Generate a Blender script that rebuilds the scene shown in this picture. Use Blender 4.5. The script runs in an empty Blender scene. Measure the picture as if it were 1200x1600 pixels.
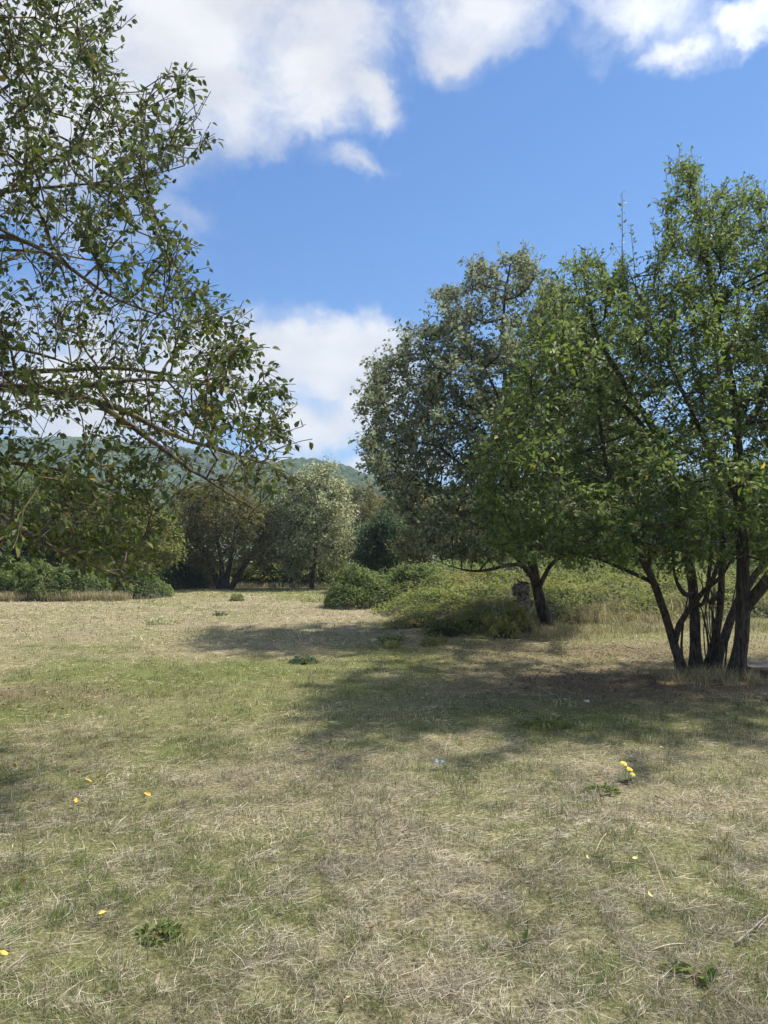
import bpy, math
import numpy as np
from mathutils import Vector, Matrix

# ------------------------------------------------------------------ camera, sky, sun, exposure
SC = bpy.context.scene
COL = SC.collection
F_PX, CAM_H, PITCH = 1202.0, 1.6, math.radians(3.33)      # lens in pixels of the 1200x1600 photograph
cam_data = bpy.data.cameras.new('camera')
cam_data.sensor_fit = 'VERTICAL'; cam_data.sensor_height = 36.0
cam_data.lens = 36.0 * F_PX / 1600.0
cam_data.clip_start = 0.05; cam_data.clip_end = 6000
cam = bpy.data.objects.new('camera', cam_data); COL.objects.link(cam)
cam.location = (0, 0, CAM_H); cam.rotation_euler = (math.pi/2 + PITCH, 0, 0)
SC.camera = cam

SUN_EL, SUN_AZ = math.radians(56), math.radians(66)       # azimuth clockwise from +Y (the view direction)
SUN_DIR = Vector((math.sin(SUN_AZ)*math.cos(SUN_EL), math.cos(SUN_AZ)*math.cos(SUN_EL), math.sin(SUN_EL)))
SKY_STRENGTH, SUN_STRENGTH, EXPOSURE = 0.073, 2.6, 1.52
sun_l = bpy.data.lights.new('sun', 'SUN'); sun_l.energy = SUN_STRENGTH; sun_l.angle = math.radians(2.2)
sun_l.color = (1.0, 0.93, 0.80)
sun = bpy.data.objects.new('sun', sun_l); COL.objects.link(sun)
sun.rotation_euler = SUN_DIR.to_track_quat('Z', 'Y').to_euler(); sun.location = (30, 0, 60)

VS = SC.view_settings
VS.view_transform = 'Standard'; VS.look = 'None'; VS.gamma = 1; VS.exposure = EXPOSURE; VS.use_curve_mapping = False
SC.render.engine = 'CYCLES'
SC.cycles.max_bounces = 5; SC.cycles.diffuse_bounces = 3; SC.cycles.glossy_bounces = 2
SC.cycles.transmission_bounces = 4; SC.cycles.volume_bounces = 0; SC.cycles.transparent_max_bounces = 8
SC.cycles.use_denoising = True; SC.cycles.use_adaptive_sampling = True; SC.cycles.adaptive_threshold = 0.02

_F = np.array([0, math.cos(PITCH), math.sin(PITCH)]); _U = np.array([0, -math.sin(PITCH), math.cos(PITCH)])
def ray(px, py):
    px = np.asarray(px, float); py = np.asarray(py, float)
    xc = (px-600)/F_PX; yc = (800-py)/F_PX
    return np.stack([xc, yc*_U[1]+_F[1], yc*_U[2]+_F[2]], -1)
def at(px, py, d):
    """world point seen at a photograph pixel, at distance d along +Y"""
    r = ray(px, py); d = np.asarray(d, float)
    return np.array([0, 0, CAM_H]) + r * (d/r[..., 1])[..., None]
def on_ground(px, py):
    r = ray(px, py); return r * (-CAM_H/r[2]) + np.array([0, 0, CAM_H])

world = bpy.data.worlds.new('World'); SC.world = world; world.use_nodes = True
wt = world.node_tree; wt.nodes.clear()
def nd(tree, typ, **kw):
    n = tree.nodes.new(typ)
    for k, v in kw.items(): setattr(n, k, v)
    return n
def mth(tree, op, a, b=None, c=None, clamp=False):
    n = tree.nodes.new('ShaderNodeMath'); n.operation = op; n.use_clamp = clamp
    for i, v in enumerate((a, b, c)):
        if v is None: continue
        if isinstance(v, (int, float)): n.inputs[i].default_value = v
        else: tree.links.new(v, n.inputs[i])
    return n.outputs[0]
def build_sky():
    t = wt; L = t.links.new
    sky = nd(t, 'ShaderNodeTexSky', sky_type='NISHITA', sun_disc=False)
    sky.sun_elevation = SUN_EL; sky.sun_rotation = SUN_AZ
    sky.air_density = 1.0; sky.dust_density = 0.15; sky.ozone_density = 4.0
    # clean autumn air: a touch bluer than the model's default, soft shoulder towards the horizon
    vd = nd(t, 'ShaderNodeVectorMath', operation='MULTIPLY'); L(sky.outputs[0], vd.inputs[0]); vd.inputs[1].default_value = (.40, .62, .93)
    vs = nd(t, 'ShaderNodeVectorMath', operation='MULTIPLY_ADD'); L(vd.outputs[0], vs.inputs[0]); vs.inputs[1].default_value = (.07, .07, .07); vs.inputs[2].default_value = (.90, .90, .90)
    sk = nd(t, 'ShaderNodeVectorMath', operation='DIVIDE'); L(vd.outputs[0], sk.inputs[0]); L(vs.outputs[0], sk.inputs[1])
    tc = nd(t, 'ShaderNodeTexCoord')
    # a small warp of the direction gives the cloud edges their torn outline
    wn = nd(t, 'ShaderNodeTexNoise'); wn.inputs['Scale'].default_value = 5.0; wn.inputs['Detail'].default_value = 6
    wn.inputs['Roughness'].default_value = 0.62
    L(tc.outputs['Generated'], wn.inputs['Vector'])
    sub = nd(t, 'ShaderNodeVectorMath', operation='SUBTRACT'); L(wn.outputs['Color'], sub.inputs[0]); sub.inputs[1].default_value = (.5, .5, .5)
    mul = nd(t, 'ShaderNodeVectorMath', operation='SCALE'); L(sub.outputs[0], mul.inputs[0]); mul.inputs['Scale'].default_value = 0.16
    add = nd(t, 'ShaderNodeVectorMath', operation='ADD'); L(tc.outputs['Generated'], add.inputs[0]); L(mul.outputs[0], add.inputs[1])
    sp = nd(t, 'ShaderNodeSeparateXYZ'); L(add.outputs[0], sp.inputs[0])
    az = mth(t, 'ARCTAN2', sp.outputs[0], sp.outputs[1])
    el = mth(t, 'ARCSINE', sp.outputs[2])
    blobs = [(505,95,145,110,1.1),(310,40,240,150,1.1),(595,160,60,36,1.),(90,120,230,220,.95),(570,272,90,17,.56),
             (745,-12,110,78,.88),(715,70,60,34,.66),(985,4,100,64,.82),(1055,84,56,28,.62),(1155,30,66,30,.62),
             (510,560,150,80,1.2),(370,570,190,95,1.1),(590,600,100,85,1.1),(170,610,240,130,1),(470,660,210,55,.95),(520,728,180,28,.8)]
    field = None
    for (px, py, rx, ry, s) in blobs:
        r = ray(px, py); a0 = math.atan2(r[0], r[1]); e0 = math.asin(r[2]/np.linalg.norm(r))
        k = F_PX*1.0
        u = mth(t, 'MULTIPLY', mth(t, 'SUBTRACT', az, a0), k/rx)
        v = mth(t, 'MULTIPLY', mth(t, 'SUBTRACT', el, e0), k/ry)
        q = mth(t, 'ADD', mth(t, 'MULTIPLY', u, u), mth(t, 'MULTIPLY', v, v))
        b = mth(t, 'MULTIPLY', mth(t, 'SUBTRACT', 1.12, mth(t, 'SQRT', q)), s)
        field = b if field is None else mth(t, 'SMOOTH_MAX', field, b, 0.25)
    # everywhere else the sky goes on with scattered clouds of the same kind
    gn = nd(t, 'ShaderNodeTexNoise'); gn.inputs['Scale'].default_value = 2.4; gn.inputs['Detail'].default_value = 3
    mp = nd(t, 'ShaderNodeMapping'); mp.inputs['Scale'].default_value = (1, 1, 2.2); mp.inputs['Location'].default_value = (3.1, 1.7, .4)
    L(add.outputs[0], mp.inputs[0]); L(mp.outputs[0], gn.inputs['Vector'])
    gen = mth(t, 'MULTIPLY', mth(t, 'SUBTRACT', gn.outputs[0], 0.46), 6.0)
    out = mth(t, 'MULTIPLY', mth(t, 'SUBTRACT', mth(t, 'ABSOLUTE', az), 0.62), 4.0, clamp=True)
    hi = mth(t, 'MULTIPLY', mth(t, 'SUBTRACT', el, 0.72), 4.0, clamp=True)
    gen = mth(t, 'ADD', mth(t, 'MULTIPLY', mth(t, 'ADD', gen, 1.0), mth(t, 'MAXIMUM', out, hi)), -1.0)
    field = mth(t, 'MAXIMUM', field, gen)
    fn = nd(t, 'ShaderNodeTexNoise'); fn.inputs['Scale'].default_value = 9; fn.inputs['Detail'].default_value = 9; fn.inputs['Roughness'].default_value = .58
    mp2 = nd(t, 'ShaderNodeMapping'); mp2.inputs['Scale'].default_value = (1, 1, 1.7)
    L(add.outputs[0], mp2.inputs[0]); L(mp2.outputs[0], fn.inputs['Vector'])
    dens = mth(t, 'ADD', field, mth(t, 'MULTIPLY', mth(t, 'SUBTRACT', fn.outputs[0], 0.52), 1.5))
    mr = nd(t, 'ShaderNodeMapRange', interpolation_type='SMOOTHSTEP'); L(dens, mr.inputs[0])
    mr.inputs[1].default_value = -0.12; mr.inputs[2].default_value = 0.85
    # painted cloud shading
    sn = nd(t, 'ShaderNodeTexNoise'); sn.inputs['Scale'].default_value = 6; sn.inputs['Detail'].default_value = 5
    mp3 = nd(t, 'ShaderNodeMapping'); mp3.inputs['Scale'].default_value = (1, 1, 2.6)
    L(tc.outputs['Generated'], mp3.inputs[0]); L(mp3.outputs[0], sn.inputs['Vector'])
    shade = nd(t, 'ShaderNodeMapRange', interpolation_type='SMOOTHSTEP'); L(sn.outputs[0], shade.inputs[0])
    shade.inputs[1].default_value = .36; shade.inputs[2].default_value = .62
    cc = nd(t, 'ShaderNodeMix', data_type='RGBA'); L(shade.outputs[0], cc.inputs[0])
    cc.inputs[6].default_value = (3.6, 3.7, 3.95, 1); cc.inputs[7].default_value = (4.5, 4.55, 4.65, 1)
    mx = nd(t, 'ShaderNodeMix', data_type='RGBA'); L(mth(t, 'MULTIPLY', mr.outputs[0], .97), mx.inputs[0])
    dt = nd(t, 'ShaderNodeVectorMath', operation='DOT_PRODUCT'); L(tc.outputs['Generated'], dt.inputs[0]); dt.inputs[1].default_value = SUN_DIR
    fw = mth(t, 'MULTIPLY_ADD', mth(t, 'POWER', mth(t, 'MAXIMUM', dt.outputs['Value'], 0.0), 12.0), 5.0, 1.0)     # cloud scatters light forward: boosted round the unseen sun to fill the shade
    cb = nd(t, 'ShaderNodeVectorMath', operation='SCALE'); L(cc.outputs[2], cb.inputs[0]); L(fw, cb.inputs['Scale'])
    L(sk.outputs[0], mx.inputs[6]); L(cb.outputs[0], mx.inputs[7])
    bg = nd(t, 'ShaderNodeBackground'); bg.inputs[1].default_value = SKY_STRENGTH; L(mx.outputs[2], bg.inputs[0])
    o = nd(t, 'ShaderNodeOutputWorld'); L(bg.outputs[0], o.inputs[0])
build_sky()
world.cycles.sampling_method = 'MANUAL'; world.cycles.sample_map_resolution = 512

# ------------------------------------------------------------------ helpers
RNG = np.random.default_rng(11)
def _h(ix, iy, s):
    n = (ix.astype(np.int64)*374761393 + iy.astype(np.int64)*668265263 + s*1442695041) & 0x7fffffff
    n = ((n ^ (n >> 13))*1274126177) & 0x7fffffff
    return ((n ^ (n >> 16)) & 0xffff)/65535.0
def vnoise(x, y, s=0):
    x = np.asarray(x, float); y = np.asarray(y, float)
    ix = np.floor(x); iy = np.floor(y); fx = x-ix; fy = y-iy
    fx = fx*fx*(3-2*fx); fy = fy*fy*(3-2*fy)
    a = _h(ix, iy, s); b = _h(ix+1, iy, s); c = _h(ix, iy+1, s); d = _h(ix+1, iy+1, s)
    return (a*(1-fx)+b*fx)*(1-fy) + (c*(1-fx)+d*fx)*fy
def fbm(x, y, s=0, o=4):
    v = 0; a = .5; n = 0
    for k in range(o):
        v = v + a*vnoise(np.asarray(x)*2**k+17.3*k, np.asarray(y)*2**k-9.1*k, s+k); n += a; a *= .5
    return v/n
def sstep(a, b, x):
    t = np.clip((np.asarray(x, float)-a)/(b-a), 0, 1); return t*t*(3-2*t)
def tag(o, label=None, cat=None, group=None, kind=None):
    if label: o['label'] = label
    if cat: o['category'] = cat
    if group: o['group'] = group
    if kind: o['kind'] = kind
    return o
def empty(name, loc, label, cat, group=None):
    o = bpy.data.objects.new(name, None); o.empty_display_size = .2; o.location = loc; COL.objects.link(o)
    return tag(o, label, cat, group)
def mesh_obj(name, verts, faces, mat=None, parent=None, attrs=None, smooth=False, loc=None, link=True):
    """verts world (or local when no parent); faces (n,3)/(n,4) array or list of arrays; attrs {name: (type, data)}"""
    verts = np.asarray(verts, np.float32).reshape(-1, 3)
    org = np.zeros(3, np.float32)
    if parent is not None:
        p = parent
        while p is not None:
            org = org + np.array(p.location, np.float32); p = p.parent
    elif loc is not None: org = np.array(loc, np.float32)
    me = bpy.data.meshes.new(name)
    fl = faces if isinstance(faces, list) else [faces]
    fl = [np.asarray(f, np.int32) for f in fl if len(f)]
    me.vertices.add(len(verts)); me.vertices.foreach_set('co', (verts-org).ravel())
    nl = sum(f.size for f in fl); npoly = sum(len(f) for f in fl)
    me.loops.add(nl); me.polygons.add(npoly)
    me.loops.foreach_set('vertex_index', np.concatenate([f.ravel() for f in fl]))
    tot = np.concatenate([np.full(len(f), f.shape[1], np.int32) for f in fl])
    st = np.zeros(npoly, np.int32); st[1:] = np.cumsum(tot)[:-1]
    me.polygons.foreach_set('loop_start', st); me.polygons.foreach_set('loop_total', tot)
    if smooth: me.polygons.foreach_set('use_smooth', np.ones(npoly, bool))
    for k, (ty, data) in (attrs or {}).items():
        a = me.attributes.new(k, ty, 'POINT')
        a.data.foreach_set('color' if ty == 'FLOAT_COLOR' else ('vector' if ty == 'FLOAT_VECTOR' else 'value'), np.asarray(data, np.float32 if ty != 'INT' else np.int32).ravel())
    me.update(calc_edges=True)
    if mat: me.materials.append(mat)
    o = bpy.data.objects.new(name, me)
    if parent is not None: o.parent = parent
    elif loc is not None: o.location = loc
    if link: COL.objects.link(o)
    return o

# ------------------------------------------------------------------ materials
def new_mat(name):
    m = bpy.data.materials.new(name); m.use_nodes = True; m.node_tree.nodes.clear()
    return m, m.node_tree
def ramp(t, fac, stops):
    r = nd(t, 'ShaderNodeValToRGB'); e = r.color_ramp.elements
    while len(e) < len(stops): e.new(.5)
    for i, (p, c) in enumerate(stops): e[i].position = p; e[i].color = (*c, 1)
    if fac is not None: t.links.new(fac, r.inputs[0])
    return r.outputs[0]
def leaf_mat(name, stops, under=None, trans=.35, rough=.5, by_object=False, spec=.35):
    m, t = new_mat(name); L = t.links.new
    if by_object: fac = nd(t, 'ShaderNodeObjectInfo').outputs['Random']
    else: fac = nd(t, 'ShaderNodeAttribute', attribute_name='tint').outputs['Fac']
    col = ramp(t, fac, stops)
    if under:
        g = nd(t, 'ShaderNodeNewGeometry'); mx = nd(t, 'ShaderNodeMix', data_type='RGBA')
        L(g.outputs['Backfacing'], mx.inputs[0]); L(col, mx.inputs[6]); mx.inputs[7].default_value = (*under, 1); col = mx.outputs[2]
    p = nd(t, 'ShaderNodeBsdfPrincipled'); L(col, p.inputs['Base Color'])
    p.inputs['Roughness'].default_value = rough; p.inputs['Specular IOR Level'].default_value = spec
    tr = nd(t, 'ShaderNodeBsdfTranslucent')
    hs = nd(t, 'ShaderNodeHueSaturation'); L(col, hs.inputs['Color']); hs.inputs['Hue'].default_value = .485
    hs.inputs['Saturation'].default_value = 1.15; hs.inputs['Value'].default_value = 1.5; L(hs.outputs[0], tr.inputs[0])
    ms = nd(t, 'ShaderNodeMixShader'); ms.inputs[0].default_value = trans
    L(p.outputs[0], ms.inputs[1]); L(tr.outputs[0], ms.inputs[2])
    L(ms.outputs[0], nd(t, 'ShaderNodeOutputMaterial').inputs[0])
    return m
def bark_mat(name, dark, light, moss=None, scale=14):
    m, t = new_mat(name); L = t.links.new
    tc = nd(t, 'ShaderNodeTexCoord'); mp = nd(t, 'ShaderNodeMapping'); mp.inputs['Scale'].default_value = (1, 1, .22)
    L(tc.outputs['Object'], mp.inputs[0])
    n = nd(t, 'ShaderNodeTexNoise'); n.inputs['Scale'].default_value = scale*2; n.inputs['Detail'].default_value = 6; n.inputs['Roughness'].default_value = .65
    L(mp.outputs[0], n.inputs['Vector'])
    col = ramp(t, n.outputs[0], [(.38, dark), (.66, light)])
    if moss:
        n2 = nd(t, 'ShaderNodeTexNoise'); n2.inputs['Scale'].default_value = 7; n2.inputs['Detail'].default_value = 5
        L(tc.outputs['Object'], n2.inputs['Vector'])
        f = nd(t, 'ShaderNodeMapRange'); L(n2.outputs[0], f.inputs[0]); f.inputs[1].default_value = .52; f.inputs[2].default_value = .66
        mx = nd(t, 'ShaderNodeMix', data_type='RGBA'); L(f.outputs[0], mx.inputs[0]); L(col, mx.inputs[6]); mx.inputs[7].default_value = (*moss, 1); col = mx.outputs[2]
    p = nd(t, 'ShaderNodeBsdfPrincipled'); L(col, p.inputs['Base Color']); p.inputs['Roughness'].default_value = .9; p.inputs['Specular IOR Level'].default_value = .2
    b = nd(t, 'ShaderNodeBump'); b.inputs['Strength'].default_value = .9; b.inputs['Distance'].default_value = .02; L(n.outputs[0], b.inputs['Height']); L(b.outputs[0], p.inputs['Normal'])
    L(p.outputs[0], nd(t, 'ShaderNodeOutputMaterial').inputs[0])
    return m
def plain_mat(name, a, b, scale=20, rough=.8, bump=.3, stretch=(1, 1, 1)):
    m, t = new_mat(name); L = t.links.new
    tc = nd(t, 'ShaderNodeTexCoord'); mp = nd(t, 'ShaderNodeMapping'); mp.inputs['Scale'].default_value = stretch; L(tc.outputs['Object'], mp.inputs[0])
    n = nd(t, 'ShaderNodeTexNoise'); n.inputs['Scale'].default_value = scale; n.inputs['Detail'].default_value = 6; L(mp.outputs[0], n.inputs['Vector'])
    p = nd(t, 'ShaderNodeBsdfPrincipled'); L(ramp(t, n.outputs[0], [(.35, a), (.68, b)]), p.inputs['Base Color']); p.inputs['Roughness'].default_value = rough
    bp = nd(t, 'ShaderNodeBump'); bp.inputs['Strength'].default_value = bump; bp.inputs['Distance'].default_value = .01; L(n.outputs[0], bp.inputs['Height']); L(bp.outputs[0], p.inputs['Normal'])
    L(p.outputs[0], nd(t, 'ShaderNodeOutputMaterial').inputs[0])
    return m

STRAW_A, STRAW_B = (.30, .225, .115), (.56, .45, .26)
GREEN_A, GREEN_B = (.055, .085, .022), (.15, .19, .055)

# ------------------------------------------------------------------ the meadow's patches (shared by soil colour and grass blades)
def ground_h(x, y):
    x = np.asarray(x, float); y = np.asarray(y, float)
    h = (fbm(x*.35, y*.35, 5, 3)-.5)*.10*sstep(1, 4, y) + (fbm(x*.09, y*.09, 9, 2)-.5)*.18*sstep(12, 26, y)
    # the low bank on the right under the brambles
    bank = sstep(14.5, 20.5, y+.15*np.abs(x-4)) * sstep(-.6, 1.6, x-.10*(y-16)) * (1-sstep(32, 38, y))
    return h + bank*.42
def dryness(x, y):
    """0 = green, 1 = straw"""
    n = fbm(x*.55, y*.38, 21, 4); n2 = fbm(x*2.4, y*2.1, 31, 3)
    d = .56 + (n-.5)*1.5 + (n2-.5)*.9
    band = sstep(6.0, 8.0, y)*(1-sstep(11.8, 13.4, y))*sstep(-5.5, -3, x)*(1-sstep(1.6, 3.2, x))
    d = d - .36*band  # greener grass, its darker colour also painted in for the mid-meadow shade
    far = sstep(13.0, 15.5, y)*(1-sstep(27, 35, y))
    d = d + .10*far*(1-sstep(-2.5, .6, x))
    d = d - .25*sstep(-1, .5, x)*sstep(14, 18, y)*(1-sstep(22, 28, y))
    d = d - .28*sstep(29, 36, y)
    lit = np.exp(-(((x-3.4)/2.4)**2+((y-10.2)/1.6)**2))
    d = d + .6*lit
    return np.clip(d, 0, 1)
def litter(x, y):
    a = np.exp(-(((x-3.3)/2.3)**2+((y-9.9)/1.3)**2)*1.1)
    b = .75*np.exp(-(((x+4.2)/1.2)**2+((y-9.0)/.7)**2))  # left litter patch, its brown also standing in for shade there
    c = .5*np.exp(-(((x-4.)/3.)**2+((y-13.2)/1.3)**2))
    return np.clip((a+b+c)*(.55+1.0*fbm(x*1.3, y*1.3, 44, 3)), 0, 1)

def build_ground():
    xs = np.concatenate([-np.geomspace(22, 2600, 40)[::-1], np.arange(-21.5, 21.6, .3), np.geomspace(22, 2600, 40)])
    ys = np.concatenate([-np.geomspace(4, 900, 16)[::-1], np.arange(-3.6, 48, .3), np.geomspace(48.5, 2600, 40)])
    X, Y = np.meshgrid(xs, ys); Z = ground_h(X, Y)*sstep(60, 45, np.abs(Y)) if False else ground_h(X, Y)
    Z = Z*(1-sstep(40, 60, np.abs(Y)))*(1-sstep(20, 40, np.abs(X)))
    nx, ny = len(xs), len(ys)
    i = np.arange(nx*ny).reshape(ny, nx)
    f = np.stack([i[:-1, :-1], i[:-1, 1:], i[1:, 1:], i[1:, :-1]], -1).reshape(-1, 4)
    d = dryness(X, Y); l = litter(X, Y)
    m, t = new_mat('meadow_soil'); L = t.links.new
    A = nd(t, 'ShaderNodeAttribute', attribute_name='patch')
    sp = nd(t, 'ShaderNodeSeparateColor'); L(A.outputs['Color'], sp.inputs[0])
    tc = nd(t, 'ShaderNodeTexCoord')
    n1 = nd(t, 'ShaderNodeTexNoise'); n1.inputs['Scale'].default_value = 9; n1.inputs['Detail'].default_value = 9; n1.inputs['Roughness'].default_value = .72
    L(tc.outputs['Object'], n1.inputs['Vector'])
    n2 = nd(t, 'ShaderNodeTexNoise'); n2.inputs['Scale'].default_value = 48; n2.inputs['Detail'].default_value = 7; n2.inputs['Roughness'].default_value = .7
    L(tc.outputs['Object'], n2.inputs['Vector'])
    straw = ramp(t, n2.outputs[0], [(.36, (.07, .055, .038)), (.5, (.25, .21, .135)), (.66, (.54, .48, .33))])
    green = ramp(t, n2.outputs[0], [(.3, (.08, .10, .03)), (.55, (.16, .18, .06)), (.78, (.26, .26, .11))])
    brown = ramp(t, n2.outputs[0], [(.3, (.09, .065, .045)), (.55, (.20, .145, .095)), (.8, (.34, .26, .17))])
    f1 = mth(t, 'ADD', sp.outputs[0], mth(t, 'MULTIPLY', mth(t, 'SUBTRACT', n1.outputs[0], .5), 1.6), clamp=True)
    mx = nd(t, 'ShaderNodeMix', data_type='RGBA'); L(f1, mx.inputs[0]); L(green, mx.inputs[6]); L(straw, mx.inputs[7])
    f2 = mth(t, 'ADD', sp.outputs[1], mth(t, 'MULTIPLY', mth(t, 'SUBTRACT', n1.outputs[0], .5), sp.outputs[1]), clamp=True)
    mx2 = nd(t, 'ShaderNodeMix', data_type='RGBA'); L(f2, mx2.inputs[0]); L(mx.outputs[2], mx2.inputs[6]); L(brown, mx2.inputs[7])
    p = nd(t, 'ShaderNodeBsdfPrincipled'); L(mx2.outputs[2], p.inputs['Base Color']); p.inputs['Roughness'].default_value = .95; p.inputs['Specular IOR Level'].default_value = .1
    b = nd(t, 'ShaderNodeBump'); b.inputs['Strength'].default_value = 1; b.inputs['Distance'].default_value = .03
    L(mth(t, 'ADD', n1.outputs[0], mth(t, 'MULTIPLY', n2.outputs[0], .5)), b.inputs['Height']); L(b.outputs[0], p.inputs['Normal'])
    L(p.outputs[0], nd(t, 'ShaderNodeOutputMaterial').inputs[0])
    v = np.stack([X, Y, Z], -1).reshape(-1, 3)
    c = np.stack([d, l, d*0, d*0+1], -1).reshape(-1, 4)
    o = mesh_obj('meadow_ground', v, f, m, attrs={'patch': ('FLOAT_COLOR', c)}, smooth=True)
    tag(o, 'mown meadow ground of dry straw and short green grass', kind='structure')
build_ground()

# ------------------------------------------------------------------ scatter with geometry nodes (only for uncountable stuff)
def scatter(name, P, rot, scl, idx, tint, variants, label, cat):
    o = mesh_obj(name, P, [], attrs=None) if False else None
    me = bpy.data.meshes.new(name); me.vertices.add(len(P)); me.vertices.foreach_set('co', np.asarray(P, np.float32).ravel())
    for k, ty, dat in (('rot', 'FLOAT_VECTOR', rot), ('scl', 'FLOAT', scl), ('idx', 'INT', idx), ('tint', 'FLOAT_COLOR', tint)):
        a = me.attributes.new(k, ty, 'POINT')
        a.data.foreach_set('color' if ty == 'FLOAT_COLOR' else ('vector' if ty == 'FLOAT_VECTOR' else 'value'), np.asarray(dat, np.int32 if ty == 'INT' else np.float32).ravel())
    me.update(); o = bpy.data.objects.new(name, me); COL.objects.link(o); tag(o, label, cat, kind='stuff')
    coll = bpy.data.collections.new(name + '_kinds')
    for k, v in enumerate(variants): v.name = '%s_%02d' % (name, k); coll.objects.link(v)
    g = bpy.data.node_groups.new(name, 'GeometryNodeTree')
    g.interface.new_socket('Geometry', in_out='INPUT', socket_type='NodeSocketGeometry')
    g.interface.new_socket('Geometry', in_out='OUTPUT', socket_type='NodeSocketGeometry')
    gi = g.nodes.new('NodeGroupInput'); go = g.nodes.new('NodeGroupOutput')
    ci = g.nodes.new('GeometryNodeCollectionInfo'); ci.inputs[0].default_value = coll
    ci.inputs['Separate Children'].default_value = True; ci.inputs['Reset Children'].default_value = True
    ip = g.nodes.new('GeometryNodeInstanceOnPoints'); ip.inputs['Pick Instance'].default_value = True
    def na(nm, ty):
        n = g.nodes.new('GeometryNodeInputNamedAttribute'); n.data_type = ty; n.inputs[0].default_value = nm; return n.outputs[0]
    e2r = g.nodes.new('FunctionNodeEulerToRotation'); g.links.new(na('rot', 'FLOAT_VECTOR'), e2r.inputs[0])
    g.links.new(gi.outputs[0], ip.inputs['Points']); g.links.new(ci.outputs[0], ip.inputs['Instance'])
    g.links.new(na('idx', 'INT'), ip.inputs['Instance Index']); g.links.new(e2r.outputs[0], ip.inputs['Rotation']); g.links.new(na('scl', 'FLOAT'), ip.inputs['Scale'])
    g.links.new(ip.outputs[0], go.inputs[0])
    md = o.modifiers.new('scatter', 'NODES'); md.node_group = g
    return o

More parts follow.
